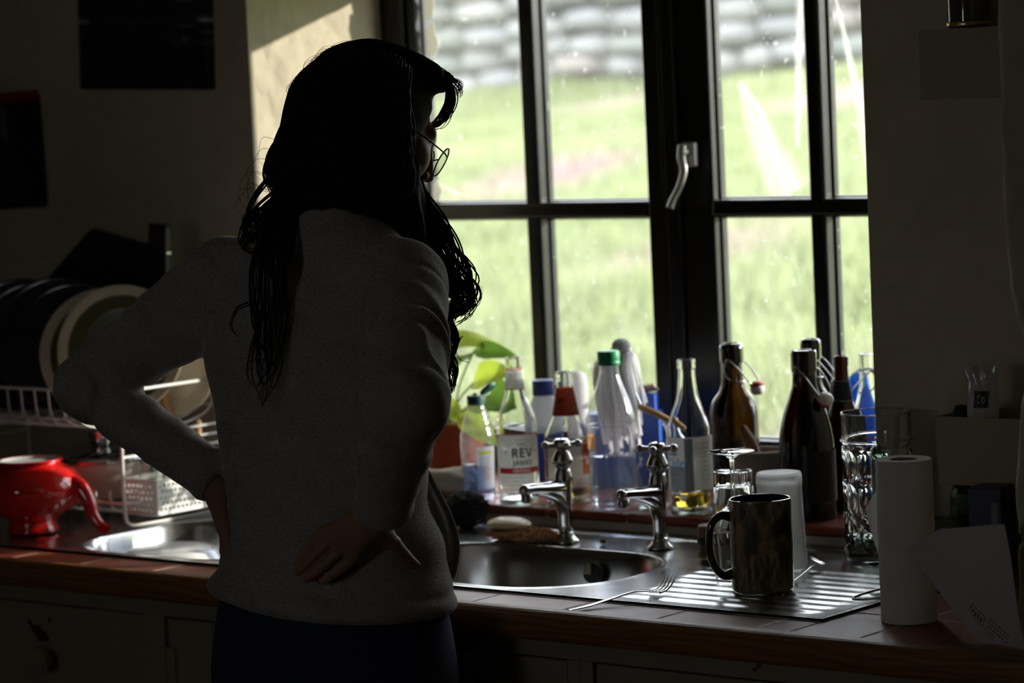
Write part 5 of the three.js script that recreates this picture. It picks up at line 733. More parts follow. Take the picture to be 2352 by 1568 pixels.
{ // pictures on the wall
  let t = thing('canvas_picture', 'dark stormy seascape canvas hanging on the wall left of the window', 'picture', [-0.2735, 1.697, WZ + 0.012]);
  const pic = tex(512, 320, (u, v) => { const a = fb(u, v, 3, 9, 4, 161), b = fb(u, v, 6, 30, 3, 163), sky = step(v, 0.42, 0.5), foam = step(v, 0.22, 0.27) * (1 - step(v, 0.34, 0.42)), w = step(b * 0.6 + a * 0.4, 0.45, 0.7); const or = Math.exp(-(((v - 0.60 - 0.03 * a) / 0.012) ** 2)) * step(u, 0.12, 0.2) * (1 - step(u, 0.5, 0.75)); let c = [0.05, 0.08, 0.11]; c = c.map((x, k) => x + sky * w * [0.66, 0.62, 0.58][k] * (0.4 + 0.9 * v) + foam * w * [0.75, 0.74, 0.7][k]); return [c[0] + or * 0.8, c[1] + or * 0.32, c[2] + or * 0.1]; });
  const c = part('canvas', (() => { const g = new RoundedBoxGeometry(0.352, 0.36, 0.022, 2, 0.002); return planeUV(g, (x) => x / 0.352 + 0.5, (x, y) => y / 0.36 + 0.5); })(), std({ map: pic, roughness: 0.6 }), t); c.position.set(0, 0.18, 0); t.rotation.z = -0.036;
  t = thing('calendar', 'hanging calendar with a red top and a small landscape photo, at the far left', 'calendar', [-0.702, 1.470, WZ + 0.003], 0);
  const ct = canvasTex(256, 512, (g, w, h) => { g.fillStyle = '#0d0f10'; g.fillRect(0, 0, w, h); g.fillStyle = '#7d0d12'; g.fillRect(0, 0, w, 50); g.fillStyle = '#4a5a70'; g.fillRect(10, 56, 150, 190); g.fillStyle = '#141614'; g.beginPath(); g.moveTo(10, 246); g.lineTo(10, 150); g.lineTo(60, 190); g.lineTo(130, 160); g.lineTo(160, 246); g.fill(); g.fillStyle = '#2f2a26'; g.fillRect(10, 270, 190, 30); g.fillStyle = '#1d211c'; g.fillRect(0, 340, 200, 150); });
  part('sheet', (() => { const g = extrude([[-0.15, 0], [0.11, 0.0], [0.118, 0.01], [0.118, 0.222], [0.110, 0.234], [-0.15, 0.234]], 0.003); return planeUV(g, (x) => (x + 0.15) / 0.268, (x, y) => y / 0.234); })(), std({ map: ct, roughness: 0.5 }), t); t.rotation.z = 0.03;
  t = thing('chair', 'dark rounded chair back just showing at the lower left corner', 'chair', [0.40, 0, 1.06], -0.9);
  part('backrest', nets((x, y, z) => smax(Math.hypot(x, y - 0.43) - 0.245, Math.abs(z) - 0.018, 0.02), [-0.26, 0.35, -0.04], [0.26, 0.69, 0.04], 0.008), std({ color: C(0.006, 0.007, 0.012), roughness: 0.7 }), t); part('seat', box(-0.2, 0.2, 0.40, 0.44, 0, 0.4, 0.015), M.blackMatt, t); for (const [x, z] of [[-0.17, 0.02], [0.17, 0.02], [-0.17, 0.37], [0.17, 0.37]]) part('leg', tube([[x, 0, z], [x, 0.41, z]], 0.016, 4, 10), M.blackMatt, t);
}
// ---------- the person at the sink ----------
{
  const t = thing('person', 'woman seen from behind in grey zip fleece and navy trousers, hands on hips, looking down', 'person', [1.013, 0, 0.635], 0.6886);
  const HY = 1.634, RX = 0.772, RZ = 0.635, TC = { x: 0, z: 0 };
  // ---- head: own axes, nose along +z, nodded down and turned to the right
  const cp = Math.cos(0.52), sp = Math.sin(0.52), Fx = 0.914, Fz = -0.407;
  const toHead = (x, y, z) => { const a = x * 0.407 + z * 0.914, b = x * Fx + z * Fz, c = y - HY; return [a, c * cp + b * sp, -c * sp + b * cp]; };
  const fromHead = (x, y, z) => { const yy = y * cp - z * sp, zz = y * sp + z * cp; return V(x * 0.407 + zz * Fx, HY + yy, x * 0.914 + zz * Fz); };
  const headF = (x, y, z) => {
    const [a, b, c] = toHead(x, y, z), m = Math.abs(a); let d = ell(a, b - 0.006, c, 0.070, 0.090, 0.088);
    d = smin(d, ell(a, b + 0.045, c - 0.045, 0.054, 0.062, 0.056), 0.03); d = smin(d, Math.hypot(a, b + 0.092, c - 0.085) - 0.021, 0.03);
    d = smin(d, cone(m, b, c, [0, 0.017, 0.094], [0.034, 0.017, 0.082], 0.0135, 0.011), 0.014); d = smin(d, Math.hypot(m - 0.043, b + 0.028, c - 0.068) - 0.026, 0.03);
    d = smax(d, -(Math.hypot((m - 0.031) * 0.9, (b + 0.005) * 1.25, c - 0.110) - 0.017), 0.012); d = Math.min(d, Math.hypot(m - 0.031, b + 0.004, c - 0.083) - 0.0125);
    d = smin(d, cone(m, b, c, [0.012, 0.0035, 0.0905], [0.048, 0.001, 0.0815], 0.0038, 0.003), 0.004);
    d = smin(d, cone(a, b, c, [0, 0.006, 0.100], [0, -0.034, 0.1205], 0.0075, 0.0095), 0.010); d = smin(d, Math.hypot(m - 0.009, b + 0.037, c - 0.1105) - 0.0075, 0.006); d = smax(d, -(Math.hypot(m - 0.006, (b + 0.0445), c - 0.113) - 0.0032), 0.003);
    d = smin(d, cone(m, b, c, [0, -0.060, 0.1065], [0.021, -0.063, 0.092], 0.0058, 0.0028), 0.006); d = smin(d, cone(m, b, c, [0, -0.0715, 0.1035], [0.019, -0.0675, 0.091], 0.0065, 0.003), 0.006); d = smax(d, -cone(m, b, c, [0, -0.0655, 0.112], [0.02, -0.0655, 0.099], 0.0014, 0.0012), 0.002);
    d = smin(d, ell(m - 0.075, b - 0.000, c + 0.008, 0.009, 0.030, 0.018), 0.008); d = smax(d, -ell(m - 0.083, b - 0.002, c + 0.004, 0.006, 0.016, 0.008), 0.004);
    const n0 = fromHead(0, -0.04, -0.02); d = smin(d, cone(x, y, z, n0.toArray(), [-0.06, 1.455, 0.03], 0.056, 0.058), 0.03); return d;
  };
  const J = { shR: [0.044, 1.399, 0.121], elR: [0.048, 1.25, 0.385], wrR: [0.002, 1.095, 0.238], shL: [-0.238, 1.403, -0.112], elL: [-0.462, 1.246, -0.170], wrL: [-0.257, 1.105, -0.069] };
  // torso: stacked ellipses [height, centre across, half width, half depth] in the body's own axes
  const rel = (X, Z) => [(X - 1.013) * RX - (Z - 0.635) * RZ, (X - 1.013) * RZ + (Z - 0.635) * RX];
  const stack = (tab, y) => { let k = 0; while (k < tab.length - 2 && y > tab[k + 1][0]) k++; const f = sm(clamp((y - tab[k][0]) / (tab[k + 1][0] - tab[k][0]), 0, 1)); return tab[k].map((v, i) => lerp(v, tab[k + 1][i], f)); };
  const ellipse = (tab, x, y, z, zc = 0.70) => { const [, cx, a, b] = stack(tab, y), [ox, oz] = rel(cx, zc), X = (x - ox) * RX + (z - oz) * RZ, Z = -(x - ox) * RZ + (z - oz) * RX, k = Math.hypot(X / a, Z / b), m = Math.hypot(X / (a * a), Z / (b * b)); return m > 1e-5 ? k * (k - 1) / m : -b; };
  const torsoT = [[0.86, 0.948, 0.186, 0.140], [0.905, 0.949, 0.197, 0.146], [0.935, 0.950, 0.204, 0.151], [1.0, 0.953, 0.185, 0.136], [1.09, 0.953, 0.166, 0.124], [1.2, 0.946, 0.176, 0.123], [1.30, 0.940, 0.192, 0.125], [1.38, 0.943, 0.176, 0.108], [1.44, 0.965, 0.115, 0.080], [1.5, 0.985, 0.06, 0.06]];
  const hipT = [[0.70, 0.945, 0.205, 0.150], [0.80, 0.946, 0.206, 0.152], [0.88, 0.948, 0.192, 0.142], [0.97, 0.95, 0.184, 0.134]];
  // ---- hands: palm and separate fingers
  const hand = (chains, palm) => (x, y, z) => { let d = 1e9; for (const [A, B, ra, rb] of palm) d = smin(d, cone(x, y, z, A, B, ra, rb), 0.012); for (const c of chains) { let f = 1e9; for (let i = 0; i < c.p.length - 1; i++) f = smin(f, cone(x, y, z, c.p[i], c.p[i + 1], c.r[i] * 0.9, c.r[i + 1] * 0.92), 0.003); d = smin(d, f, 0.004); } return d; };
  const wR = J.wrR, hR = hand([
    { p: [[-0.043, 1.021, 0.190], [-0.064, 1.003, 0.190], [-0.080, 0.992, 0.183], [-0.091, 0.986, 0.175]], r: [0.0105, 0.0092, 0.0085, 0.0068] },
    { p: [[-0.060, 1.034, 0.194], [-0.086, 1.011, 0.191], [-0.104, 0.996, 0.182], [-0.115, 0.989, 0.172]], r: [0.0105, 0.0094, 0.0086, 0.0068] },
    { p: [[-0.074, 1.047, 0.192], [-0.100, 1.023, 0.188], [-0.117, 1.006, 0.178], [-0.127, 0.998, 0.169]], r: [0.010, 0.009, 0.0082, 0.0066] },
    { p: [[-0.084, 1.059, 0.187], [-0.106, 1.036, 0.182], [-0.119, 1.020, 0.173], [-0.127, 1.010, 0.165]], r: [0.009, 0.008, 0.0072, 0.006] },
    { p: [[-0.004, 1.060, 0.210], [0.014, 1.036, 0.190], [0.028, 1.014, 0.172], [0.042, 0.998, 0.158]], r: [0.013, 0.0115, 0.0098, 0.0078] },
  ], [[[wR[0], wR[1], wR[2]], [-0.012, 1.072, 0.219], 0.025, 0.024], [[-0.012, 1.072, 0.219], [-0.045, 1.028, 0.194], 0.020, 0.0125], [[-0.016, 1.074, 0.217], [-0.062, 1.041, 0.197], 0.020, 0.012], [[-0.022, 1.078, 0.214], [-0.078, 1.055, 0.191], 0.019, 0.011], [[-0.010, 1.070, 0.216], [0.004, 1.048, 0.200], 0.018, 0.013]]);
  const wL = J.wrL, hL = hand([
    { p: [[-0.242, 1.040, -0.034], [-0.245, 1.012, -0.042], [-0.243, 0.990, -0.042], [-0.238, 0.973, -0.038]], r: [0.0102, 0.009, 0.0084, 0.0066] },
    { p: [[-0.244, 1.036, -0.014], [-0.246, 1.004, -0.018], [-0.241, 0.980, -0.016], [-0.234, 0.963, -0.010]], r: [0.0105, 0.0094, 0.0086, 0.0068] },
    { p: [[-0.242, 1.038, 0.006], [-0.242, 1.006, 0.006], [-0.235, 0.984, 0.010], [-0.227, 0.968, 0.016]], r: [0.010, 0.009, 0.0082, 0.0066] },
    { p: [[-0.238, 1.044, 0.024], [-0.236, 1.020, 0.028], [-0.228, 1.003, 0.034], [-0.218, 0.992, 0.042]], r: [0.009, 0.008, 0.0074, 0.006] },
    { p: [[-0.248, 1.078, -0.063], [-0.242, 1.058, -0.066], [-0.232, 1.040, -0.084], [-0.220, 1.028, -0.098]], r: [0.013, 0.0115, 0.0098, 0.0078] },
  ], [[wL, [-0.251, 1.085, -0.049], 0.024, 0.022], [[-0.250, 1.082, -0.047], [-0.243, 1.044, -0.032], 0.018, 0.0125], [[-0.250, 1.082, -0.043], [-0.245, 1.040, -0.014], 0.018, 0.0125], [[-0.250, 1.084, -0.041], [-0.242, 1.042, 0.006], 0.017, 0.012], [[-0.249, 1.086, -0.040], [-0.238, 1.050, 0.020], 0.016, 0.011]]);
  const mid = (a, b, f) => a.map((v, i) => lerp(v, b[i], f));
  const hip = (X) => { const [a, b] = rel(X, 0.70); return [a, 0.84, b]; }, foot = (X, y, Z) => { const [a, b] = rel(X, Z); return [a, y, b]; };
  const legs = (x, y, z, r) => { let d = 1e9; for (const X of [0.855, 1.04]) { d = smin(d, cone(x, y, z, hip(X + (X < 0.95 ? 0.01 : -0.01)), foot(X, 0.47, 0.69), r[0], r[1]), 0.02); d = smin(d, cone(x, y, z, foot(X, 0.47, 0.69), foot(X, 0.10, 0.72), r[1], r[2]), 0.02); } return d; };
  const bodyF = (x, y, z) => {
    let d = ellipse(torsoT, x, y, z) + 0.022; d = smax(d, y - 1.44, 0.03); d = smax(d, 0.86 - y, 0.02); d = smin(d, smax(ellipse(hipT, x, y, z) + 0.02, Math.max(y - 0.95, 0.72 - y), 0.03), 0.04);
    d = smin(d, cone(x, y, z, J.shL, J.shR, 0.045, 0.045), 0.05); d = smin(d, cone(x, y, z, [-0.06, 1.455, 0.03], [-0.075, 1.36, 0.02], 0.057, 0.07), 0.04);
    for (const s of ['R', 'L']) { d = smin(d, cone(x, y, z, J['sh' + s], J['el' + s], 0.045, 0.036), 0.02); d = smin(d, cone(x, y, z, J['el' + s], J['wr' + s], 0.036, 0.024), 0.015); }
    d = smin(d, legs(x, y, z, [0.075, 0.055, 0.04]), 0.03); for (const X of [0.855, 1.04]) d = smin(d, cone(x, y, z, foot(X, 0.045, 0.75), foot(X + (X < 0.9 ? -0.02 : 0.02), 0.035, 0.58), 0.038, 0.03), 0.03); return d;
  };
  const skin = std({ color: C(0.32, 0.165, 0.115), roughness: 0.55 });
  const bodyG = merged([nets(bodyF, [-0.56, 0, -0.28], [0.16, 1.52, 0.46], 0.014), nets(headF, [-0.14, 1.44, -0.13], [0.15, 1.76, 0.13], 0.0034), nets(hR, [-0.16, 0.96, 0.13], [0.07, 1.14, 0.28], 0.003), nets(hL, [-0.30, 0.94, -0.18], [-0.19, 1.14, 0.07], 0.003)].map((g) => planeUV(g, (x) => x, (x, y) => y)));
  part('body', bodyG, skin, t);
  // ---- trousers and shoes
  const navy = std({ color: C(0.010, 0.014, 0.045), roughness: 0.9 });
  const trF = (x, y, z) => { let d = smax(ellipse(hipT, x, y, z), Math.max(y - 0.985, 0.70 - y), 0.02); d = smin(d, legs(x, y, z, [0.100, 0.078, 0.062]), 0.05); d += 0.004 * Math.sin(y * 34 + x * 30 + 3 * n3(x * 9, y * 6, z * 9, 3)) * step(0.9 - y, 0, 0.1) * 0.6 + 0.003 * Math.exp(-((mod(Math.atan2(z, x) * 2, 2) - 1) ** 2) / 0.002) * 0; return smax(d, 0.075 - y, 0.01); };
  part('trousers', nets(trF, [-0.36, 0.06, -0.26], [0.2, 1.01, 0.3], 0.011), navy, t);
  for (const X of [0.855, 1.04]) part('shoe', nets((x, y, z) => smax(cone(x, y, z, foot(X, 0.05, 0.755), foot(X + (X < 0.9 ? -0.02 : 0.02), 0.042, 0.57), 0.046, 0.04), -y, 0.006), [-0.3, -0.01, -0.3], [0.25, 0.12, 0.3], 0.01), M.blackMatt, t);
  // ---- fleece
  const along = (x, y, z, A, B) => { const b = [B[0] - A[0], B[1] - A[1], B[2] - A[2]]; return clamp(((x - A[0]) * b[0] + (y - A[1]) * b[1] + (z - A[2]) * b[2]) / (b[0] * b[0] + b[1] * b[1] + b[2] * b[2]), -0.2, 1.2); };
  const sleeve = (x, y, z, s) => {
    const A = J['sh' + s], B = J['el' + s], W = J['wr' + s], R = s === 'R', a = cone(x, y, z, A, B, R ? 0.063 : 0.062, R ? 0.058 : 0.045), E = mid(B, W, 1), b = cone(x, y, z, B, W, R ? 0.056 : 0.045, R ? 0.041 : 0.038), u = along(x, y, z, A, B), v = along(x, y, z, B, W), n = n3(x * 17, y * 17, z * 17, R ? 61 : 62);
    let d = smin(a, b, 0.018);
    d += 0.0052 * Math.sin(u * 30 + n * 8 + y * 16) * Math.exp(-((u - 0.55) ** 2) / 0.14) * (a < b + 0.02 ? 1 : 0.2) * (0.3 + 0.7 * step(n3(x * 9, y * 9, z * 9, 66), 0.35, 0.65));
    d += (R ? 0.0035 : 0.0036) * Math.sin(v * 17 + n * 9 + x * 14) * Math.exp(-((v - 0.25) ** 2) / 0.10) * (b < a + 0.02 ? 1 : 0.2); d -= 0.004 * Math.exp(-((v - 0.96) ** 2) / 0.0012);
    // end the sleeve at the wrist
    const ax = [W[0] - B[0], W[1] - B[1], W[2] - B[2]], L = Math.hypot(...ax), over = ((x - W[0]) * ax[0] + (y - W[1]) * ax[1] + (z - W[2]) * ax[2]) / L; return smax(d, over - 0.006, 0.008);
  };
  const fleeceF = (x, y, z) => {
    const n = n3(x * 8, y * 8, z * 8, 71), Y = y - 0.020 + 0.10 * (x + 0.09); let d = ellipse(torsoT, x, y, z);
    d += 0.0035 * Math.sin(y * 40 + 4 * n + x * 10) * step(1.16 - y, 0, 0.1) * step(y, 0.93, 0.98) + 0.004 * (n - 0.5);
    d -= 0.005 * Math.exp(-((Y - 0.917) ** 2) / 0.00024); d += 0.004 * Math.exp(-((Y - 0.940) ** 2) / 0.00006);
    d = smax(d, y - 1.47, 0.03);
    d = smin(d, cone(x, y, z, mid(J.shL, J.shR, 0.08), [-0.115, 1.432, -0.01], 0.060, 0.060), 0.05); d = smin(d, cone(x, y, z, mid(J.shR, J.shL, 0.08), [-0.02, 1.432, 0.06], 0.060, 0.060), 0.05);
    d = smin(d, Math.min(sleeve(x, y, z, 'R'), sleeve(x, y, z, 'L')), 0.022);
    d = smin(d, cone(x, y, z, [-0.262, 1.342, -0.10], [-0.36, 1.302, -0.135], 0.045, 0.044), 0.03);
    // armhole seams
    for (const [s, k] of [['R', 0.30], ['L', 0.27]]) { const u = along(x, y, z, J['sh' + s], J['el' + s]); d += 0.0025 * Math.exp(-((u - k * 0.45) ** 2) / 0.0006); }
    // standing collar
    const cc = [-0.058, 1.475, 0.026], rr = Math.hypot(x - cc[0], (z - cc[2])), tilt = y - 1.475 + 0.35 * (x + 0.058) - 0.10 * (z - 0.026);
    d = smin(d, smax(Math.abs(rr - 0.070 + 0.1 * tilt) - 0.0055, Math.abs(tilt) - 0.034, 0.005), 0.018);
    return smax(d, 0.905 + 0.005 * Math.sin(x * 12) - Y, 0.012);
  };
  const rib = grey(256, 256, (u, v) => 0.22 * (0.5 + 0.5 * Math.cos(u * 6.28318 * 40)) * (0.6 + 0.4 * n2(u * 64, v * 90, 64, 90, 5)) + 0.6 * fb(u, v, 60, 60, 2, 8));
  const heather = tex(256, 256, (u, v) => { const a = fb(u, v, 64, 90, 2, 15), b = fb(u, v, 4, 4, 3, 19), k = 0.80 + 0.35 * (a - 0.5) + 0.1 * (b - 0.5); return [0.72 * k, 0.695 * k, 0.665 * k]; });
  const fl = phys({ map: heather, bumpMap: rib, bumpScale: 0.0012, roughness: 0.95, sheen: 1, sheenRoughness: 0.45, sheenColor: C(0.9, 0.88, 0.85) });
  const [bcx, bcz] = rel(0.95, 0.70);
  const fg = planeUV(nets(fleeceF, [-0.55, 0.885, -0.28], [0.16, 1.53, 0.47], 0.0062), (x, y, z) => (x * 0.85 - z * 0.25) / 0.08, (x, y) => y / 0.08);
  part('fleece', fg, fl, t);
  // open front edge with its zip
  const placket = (pts, w, name, m) => { const g = taper(pts.map((p) => V(...p)), w, 60, 12); return part(name, planeUV(g, (x, y, z) => (x - z) / 0.08, (x, y) => y / 0.08), m, t); };
  { // folded back front edge: a soft curved band with a rounded lip
    const inn = new THREE.CatmullRomCurve3([[0.036, 1.15, 0.060], [0.046, 1.118, 0.058], [0.058, 1.084, 0.056], [0.069, 1.045, 0.056], [0.074, 1.008, 0.057], [0.072, 0.975, 0.056], [0.068, 0.945, 0.054]].map((p) => V(...p))), out = new THREE.CatmullRomCurve3([[0.042, 1.155, 0.050], [0.059, 1.120, 0.044], [0.075, 1.084, 0.038], [0.091, 1.046, 0.034], [0.099, 1.006, 0.035], [0.092, 0.966, 0.040], [0.078, 0.940, 0.044]].map((p) => V(...p)));
    const n = 44, m = 10, P = [], I = []; for (let side = 0; side < 2; side++) for (let i = 0; i <= n; i++) for (let j = 0; j <= m; j++) { const f = i / n, g = j / m, p = inn.getPoint(f).lerp(out.getPoint(f), g); p.z += 0.010 * Math.sin(Math.PI * g) * Math.sin(Math.PI * f) - (side ? 0.005 : 0); P.push(p.x, p.y, p.z); }
    const K = (n + 1) * (m + 1); for (let side = 0; side < 2; side++) for (let i = 0; i < n; i++) for (let j = 0; j < m; j++) { const a = side * K + i * (m + 1) + j, b = a + 1, c = a + m + 1, d = c + 1; side ? I.push(a, b, c, b, d, c) : I.push(a, c, b, b, c, d); }
    for (let i = 0; i < n; i++) for (const j of [0, m]) { const a = i * (m + 1) + j, c = a + m + 1; I.push(a, a + K, c, c, a + K, c + K); }
    const g = new THREE.BufferGeometry(); g.setAttribute('position', new THREE.Float32BufferAttribute(P, 3)); g.setIndex(I); g.computeVertexNormals(); part('front_flap', planeUV(g, (x, y, z) => (x - z) / 0.08, (x, y) => y / 0.08), fl, t);
    part('flap_lip', taper(out.getPoints(20), [0.003, 0.0045, 0.0048, 0.0048, 0.0045, 0.004], 50, 10), fl, t);
  }
  placket([[0.035, 1.115, 0.070], [0.05, 1.085, 0.062], [0.062, 1.055, 0.056], [0.071, 1.015, 0.056], [0.074, 0.975, 0.056], [0.071, 0.94, 0.056]], [0.005, 0.008, 0.009, 0.009, 0.009, 0.007], 'front_flap', fl);
  placket([[0.058, 1.11, 0.046], [0.068, 1.075, 0.040], [0.079, 1.04, 0.038], [0.084, 1.0, 0.041], [0.081, 0.975, 0.044], [0.077, 0.95, 0.046]], [0.0032, 0.0034, 0.0034, 0.0034, 0.0034, 0.003], 'zip_tape', std({ color: C(0.08, 0.08, 0.085), roughness: 0.6 }));
  part('zip_pull', merged([box(-0.003, 0.003, -0.024, 0, -0.001, 0.001, 0.0008).rotateZ(0.25).translate(0.083, 0.982, 0.052), box(-0.004, 0.004, -0.006, 0.006, -0.003, 0.003, 0.0015).translate(0.082, 0.987, 0.048)]), std({ color: C(0.10, 0.10, 0.10), metalness: 0.8, roughness: 0.4 }), t);
  // ---- hair
  const hairM = phys({ color: C(0.016, 0.010, 0.006), roughness: 0.5, specularIntensity: 0.5 }), massM = phys({ color: C(0.010, 0.0065, 0.004), roughness: 0.8, specularIntensity: 0.25 });
  const chain = (x, y, z, P) => { let d = 1e9; for (let i = 0; i < P.length - 1; i++) d = smin(d, cone(x, y - HY, z, P[i], P[i + 1], P[i][3], P[i + 1][3]), 0.03); return d; };
  const cB = [[-0.070, 0.03, 0.005, 0.042], [-0.084, -0.03, 0.03, 0.040], [-0.098, -0.085, 0.045, 0.036], [-0.110, -0.125, 0.055, 0.026], [-0.122, -0.165, 0.068, 0.016], [-0.130, -0.195, 0.094, 0.005]];
  const cM = [[-0.03, 0.0, 0.03, 0.085], [-0.04, -0.07, 0.04, 0.075], [-0.045, -0.115, 0.035, 0.055]];
  const cR = [[0.015, -0.02, 0.02, 0.055], [0.015, -0.09, 0.03, 0.052], [0.032, -0.15, 0.0, 0.042], [0.060, -0.20, -0.03, 0.027], [0.090, -0.238, -0.04, 0.017], [0.108, -0.262, -0.04, 0.006]];
  const cF = [[0.03, 0.080, 0.005, 0.022], [0.065, 0.068, -0.012, 0.019], [0.092, 0.055, -0.024, 0.014], [0.110, 0.042, -0.030, 0.007]];
  const hairF = (x, y, z) => {
    const [a, b, c] = toHead(x, y, z); let cap = ell(a, b - 0.003, c + 0.010, 0.086, 0.105, 0.101); cap = smax(cap, c * 0.75 - b * 0.66 - 0.030, 0.012);
    let d = smin(cap, chain(x, y, z, cB), 0.03); d = smin(d, chain(x, y, z, cM), 0.03); d = smin(d, chain(x, y, z, cR), 0.03); d = smin(d, chain(x, y, z, cF), 0.02); const n = n3(x * 14, y * 9, z * 14, 81);
    d += 0.0035 * Math.sin(x * 95 + n * 9 + Math.sin(y * 38) * 2.4) * step(HY - y, -0.02, 0.1) + 0.006 * (n - 0.5) * step(HY - y, -0.06, 0.05);
    return b < 0.035 && c > 0.045 ? smax(d, -(headF(x, y, z) + 0.002), 0.004) : d;
  };
  const hairG = nets((x, y, z) => { const [a, b, c] = toHead(x, y, z); return hairF(x, y, z); }, [-0.21, 1.36, -0.15], [0.16, 1.76, 0.16], 0.0042);
  part('hair', hairG, massM, t);
  const R = rng(2024), S = [], lock = (p, r, seg = 26, jit = 0.004, amp = 0.006, freq = 3) => { // one wavy strand along p (x, height above the ear, z)
    const ph = R() * 6.28, o = [(R() - 0.5) * jit * 2, (R() - 0.5) * jit * 2, (R() - 0.5) * jit * 2], c = new THREE.CatmullRomCurve3(p.map((q) => V(q[0] + o[0], q[1] + HY + o[1], q[2] + o[2]))), q = []; const n = 14; for (let i = 0; i <= n; i++) { const s = i / n, v = c.getPoint(s), w = amp * s; q.push(V(v.x + w * Math.sin(ph + s * freq * 6.28), v.y + 0.3 * w * Math.cos(ph + s * freq * 6.28), v.z + w * 0.6 * Math.cos(ph + s * freq * 5))); } S.push(taper(q, [r, r, r * 0.9, r * 0.7, r * 0.35], seg, 5)); };
  const rep = (n, f) => { for (let i = 0; i < n; i++) f(i, i / n, R()); };
  // crown, following the skull from the parting to the back
  rep(120, (i, s, q) => { const e = R(), lift = 1.0 + 0.03 * R(), pt = (f) => { const a = lerp(-0.5, 2.5, f), y = Math.cos(a), z = -Math.sin(a), w = lerp(-1, 1, e) * 0.9, h = fromHead(w * 0.084 * Math.sqrt(Math.max(0.05, 1 - 0)) * 0.95, 0.003 + y * 0.105 * Math.sqrt(1 - w * w * 0.8), -0.010 + z * 0.101 * Math.sqrt(1 - w * w * 0.6)); return [h.x * lift, (h.y - HY) * lift, h.z * lift]; }; lock([pt(0), pt(0.25), pt(0.5), pt(0.75), pt(1)], 0.0011, 26, 0.002, 0.004, 2); });
  // strands over the side and back of the head, drawn down from the parting
  rep(230, (i) => { const a0 = lerp(-0.9, 1.5, R()), q = R(), x0 = -0.012 - Math.sin(a0) * 0.098, y0 = 0.012 + Math.cos(a0) * 0.098, tx = lerp(0.055, -0.125, clamp((a0 + 0.5) / 1.7, 0, 1)) + 0.02 * (q - 0.5), D = (x, y) => 0.01 + 0.088 * Math.sqrt(Math.max(0.02, 1 - ((x + 0.012) / 0.115) ** 2 - (Math.max(0, y) / 0.115) ** 2)); const P = (f) => { const x = lerp(x0, tx, f), y = lerp(y0, -0.11, f); return [x, y, D(x, y) - 0.012 * f]; }; lock([P(0.02), P(0.2), P(0.4), P(0.6), P(0.8), P(1)], 0.0011 + 0.0006 * R(), 30, 0.003, 0.007, 2); });
  // left outline: wavy clumps that leave the head, swing out and in again and curl at the shoulder
  for (const [n, P] of [[22, [[-0.095, 0.045, 0.02], [-0.116, 0.005, 0.03], [-0.134, -0.030, 0.035], [-0.142, -0.060, 0.04], [-0.132, -0.092, 0.05], [-0.146, -0.120, 0.055], [-0.174, -0.130, 0.06], [-0.183, -0.150, 0.065], [-0.166, -0.168, 0.075]]],
    [22, [[-0.10, 0.03, 0.03], [-0.122, -0.012, 0.035], [-0.137, -0.050, 0.04], [-0.131, -0.085, 0.05], [-0.143, -0.118, 0.058], [-0.160, -0.140, 0.065], [-0.158, -0.170, 0.08], [-0.148, -0.20, 0.115]]],
    [18, [[-0.09, 0.06, 0.01], [-0.112, 0.02, 0.02], [-0.126, -0.018, 0.025], [-0.146, -0.048, 0.03], [-0.150, -0.075, 0.04], [-0.136, -0.105, 0.05], [-0.150, -0.135, 0.06], [-0.172, -0.158, 0.065], [-0.184, -0.172, 0.07]]],
    [24, [[-0.105, 0.0, 0.05], [-0.118, -0.05, 0.055], [-0.128, -0.10, 0.062], [-0.140, -0.14, 0.075], [-0.150, -0.175, 0.10], [-0.146, -0.215, 0.13]]]]) rep(n, () => lock(P, 0.0009 + 0.0008 * R(), 40, 0.0055, 0.005, 1.6));
  // loops standing off at the left
  for (const L of [[[-0.128, -0.06, 0.05], [-0.155, -0.085, 0.055], [-0.172, -0.108, 0.055], [-0.180, -0.130, 0.055], [-0.170, -0.142, 0.06], [-0.150, -0.146, 0.065]], [[-0.140, -0.10, 0.06], [-0.165, -0.12, 0.06], [-0.186, -0.15, 0.065], [-0.190, -0.172, 0.07], [-0.178, -0.182, 0.075], [-0.160, -0.18, 0.08]], [[-0.122, -0.02, 0.03], [-0.140, -0.05, 0.03], [-0.150, -0.078, 0.04], [-0.140, -0.10, 0.05], [-0.13, -0.12, 0.06]]]) rep(9, () => lock(L, 0.0009 + 0.0006 * R(), 34, 0.005, 0.003, 1));
  // locks hanging down the back of the fleece
  rep(34, (i) => { const o = (R() - 0.5) * 0.05, e = R(), len = 0.12 + 0.10 * R(); lock([[-0.118 + o * 0.6, -0.10, 0.075], [-0.132 + o * 0.8, -0.15, 0.098], [-0.146 + o, -0.19, 0.128], [-0.150 + o * 0.9, -0.19 - len * 0.45, 0.134 + 0.004 * e], [-0.158 + o * 0.7, -0.19 - len * 0.8, 0.138], [-0.163 + 0.02 * (e - 0.5), -0.19 - len, 0.139]], 0.0014 + 0.0006 * R(), 34, 0.003, 0.006, 2); });
  for (const L of [[[-0.162, -0.28, 0.142], [-0.178, -0.325, 0.146], [-0.183, -0.355, 0.148], [-0.178, -0.37, 0.149]], [[-0.163, -0.27, 0.142], [-0.168, -0.32, 0.146], [-0.166, -0.37, 0.150], [-0.168, -0.40, 0.150]], [[-0.168, -0.25, 0.14], [-0.195, -0.262, 0.135], [-0.205, -0.285, 0.132], [-0.195, -0.30, 0.137]]]) rep(4, () => lock(L, 0.0007, 24, 0.003, 0.002, 1));
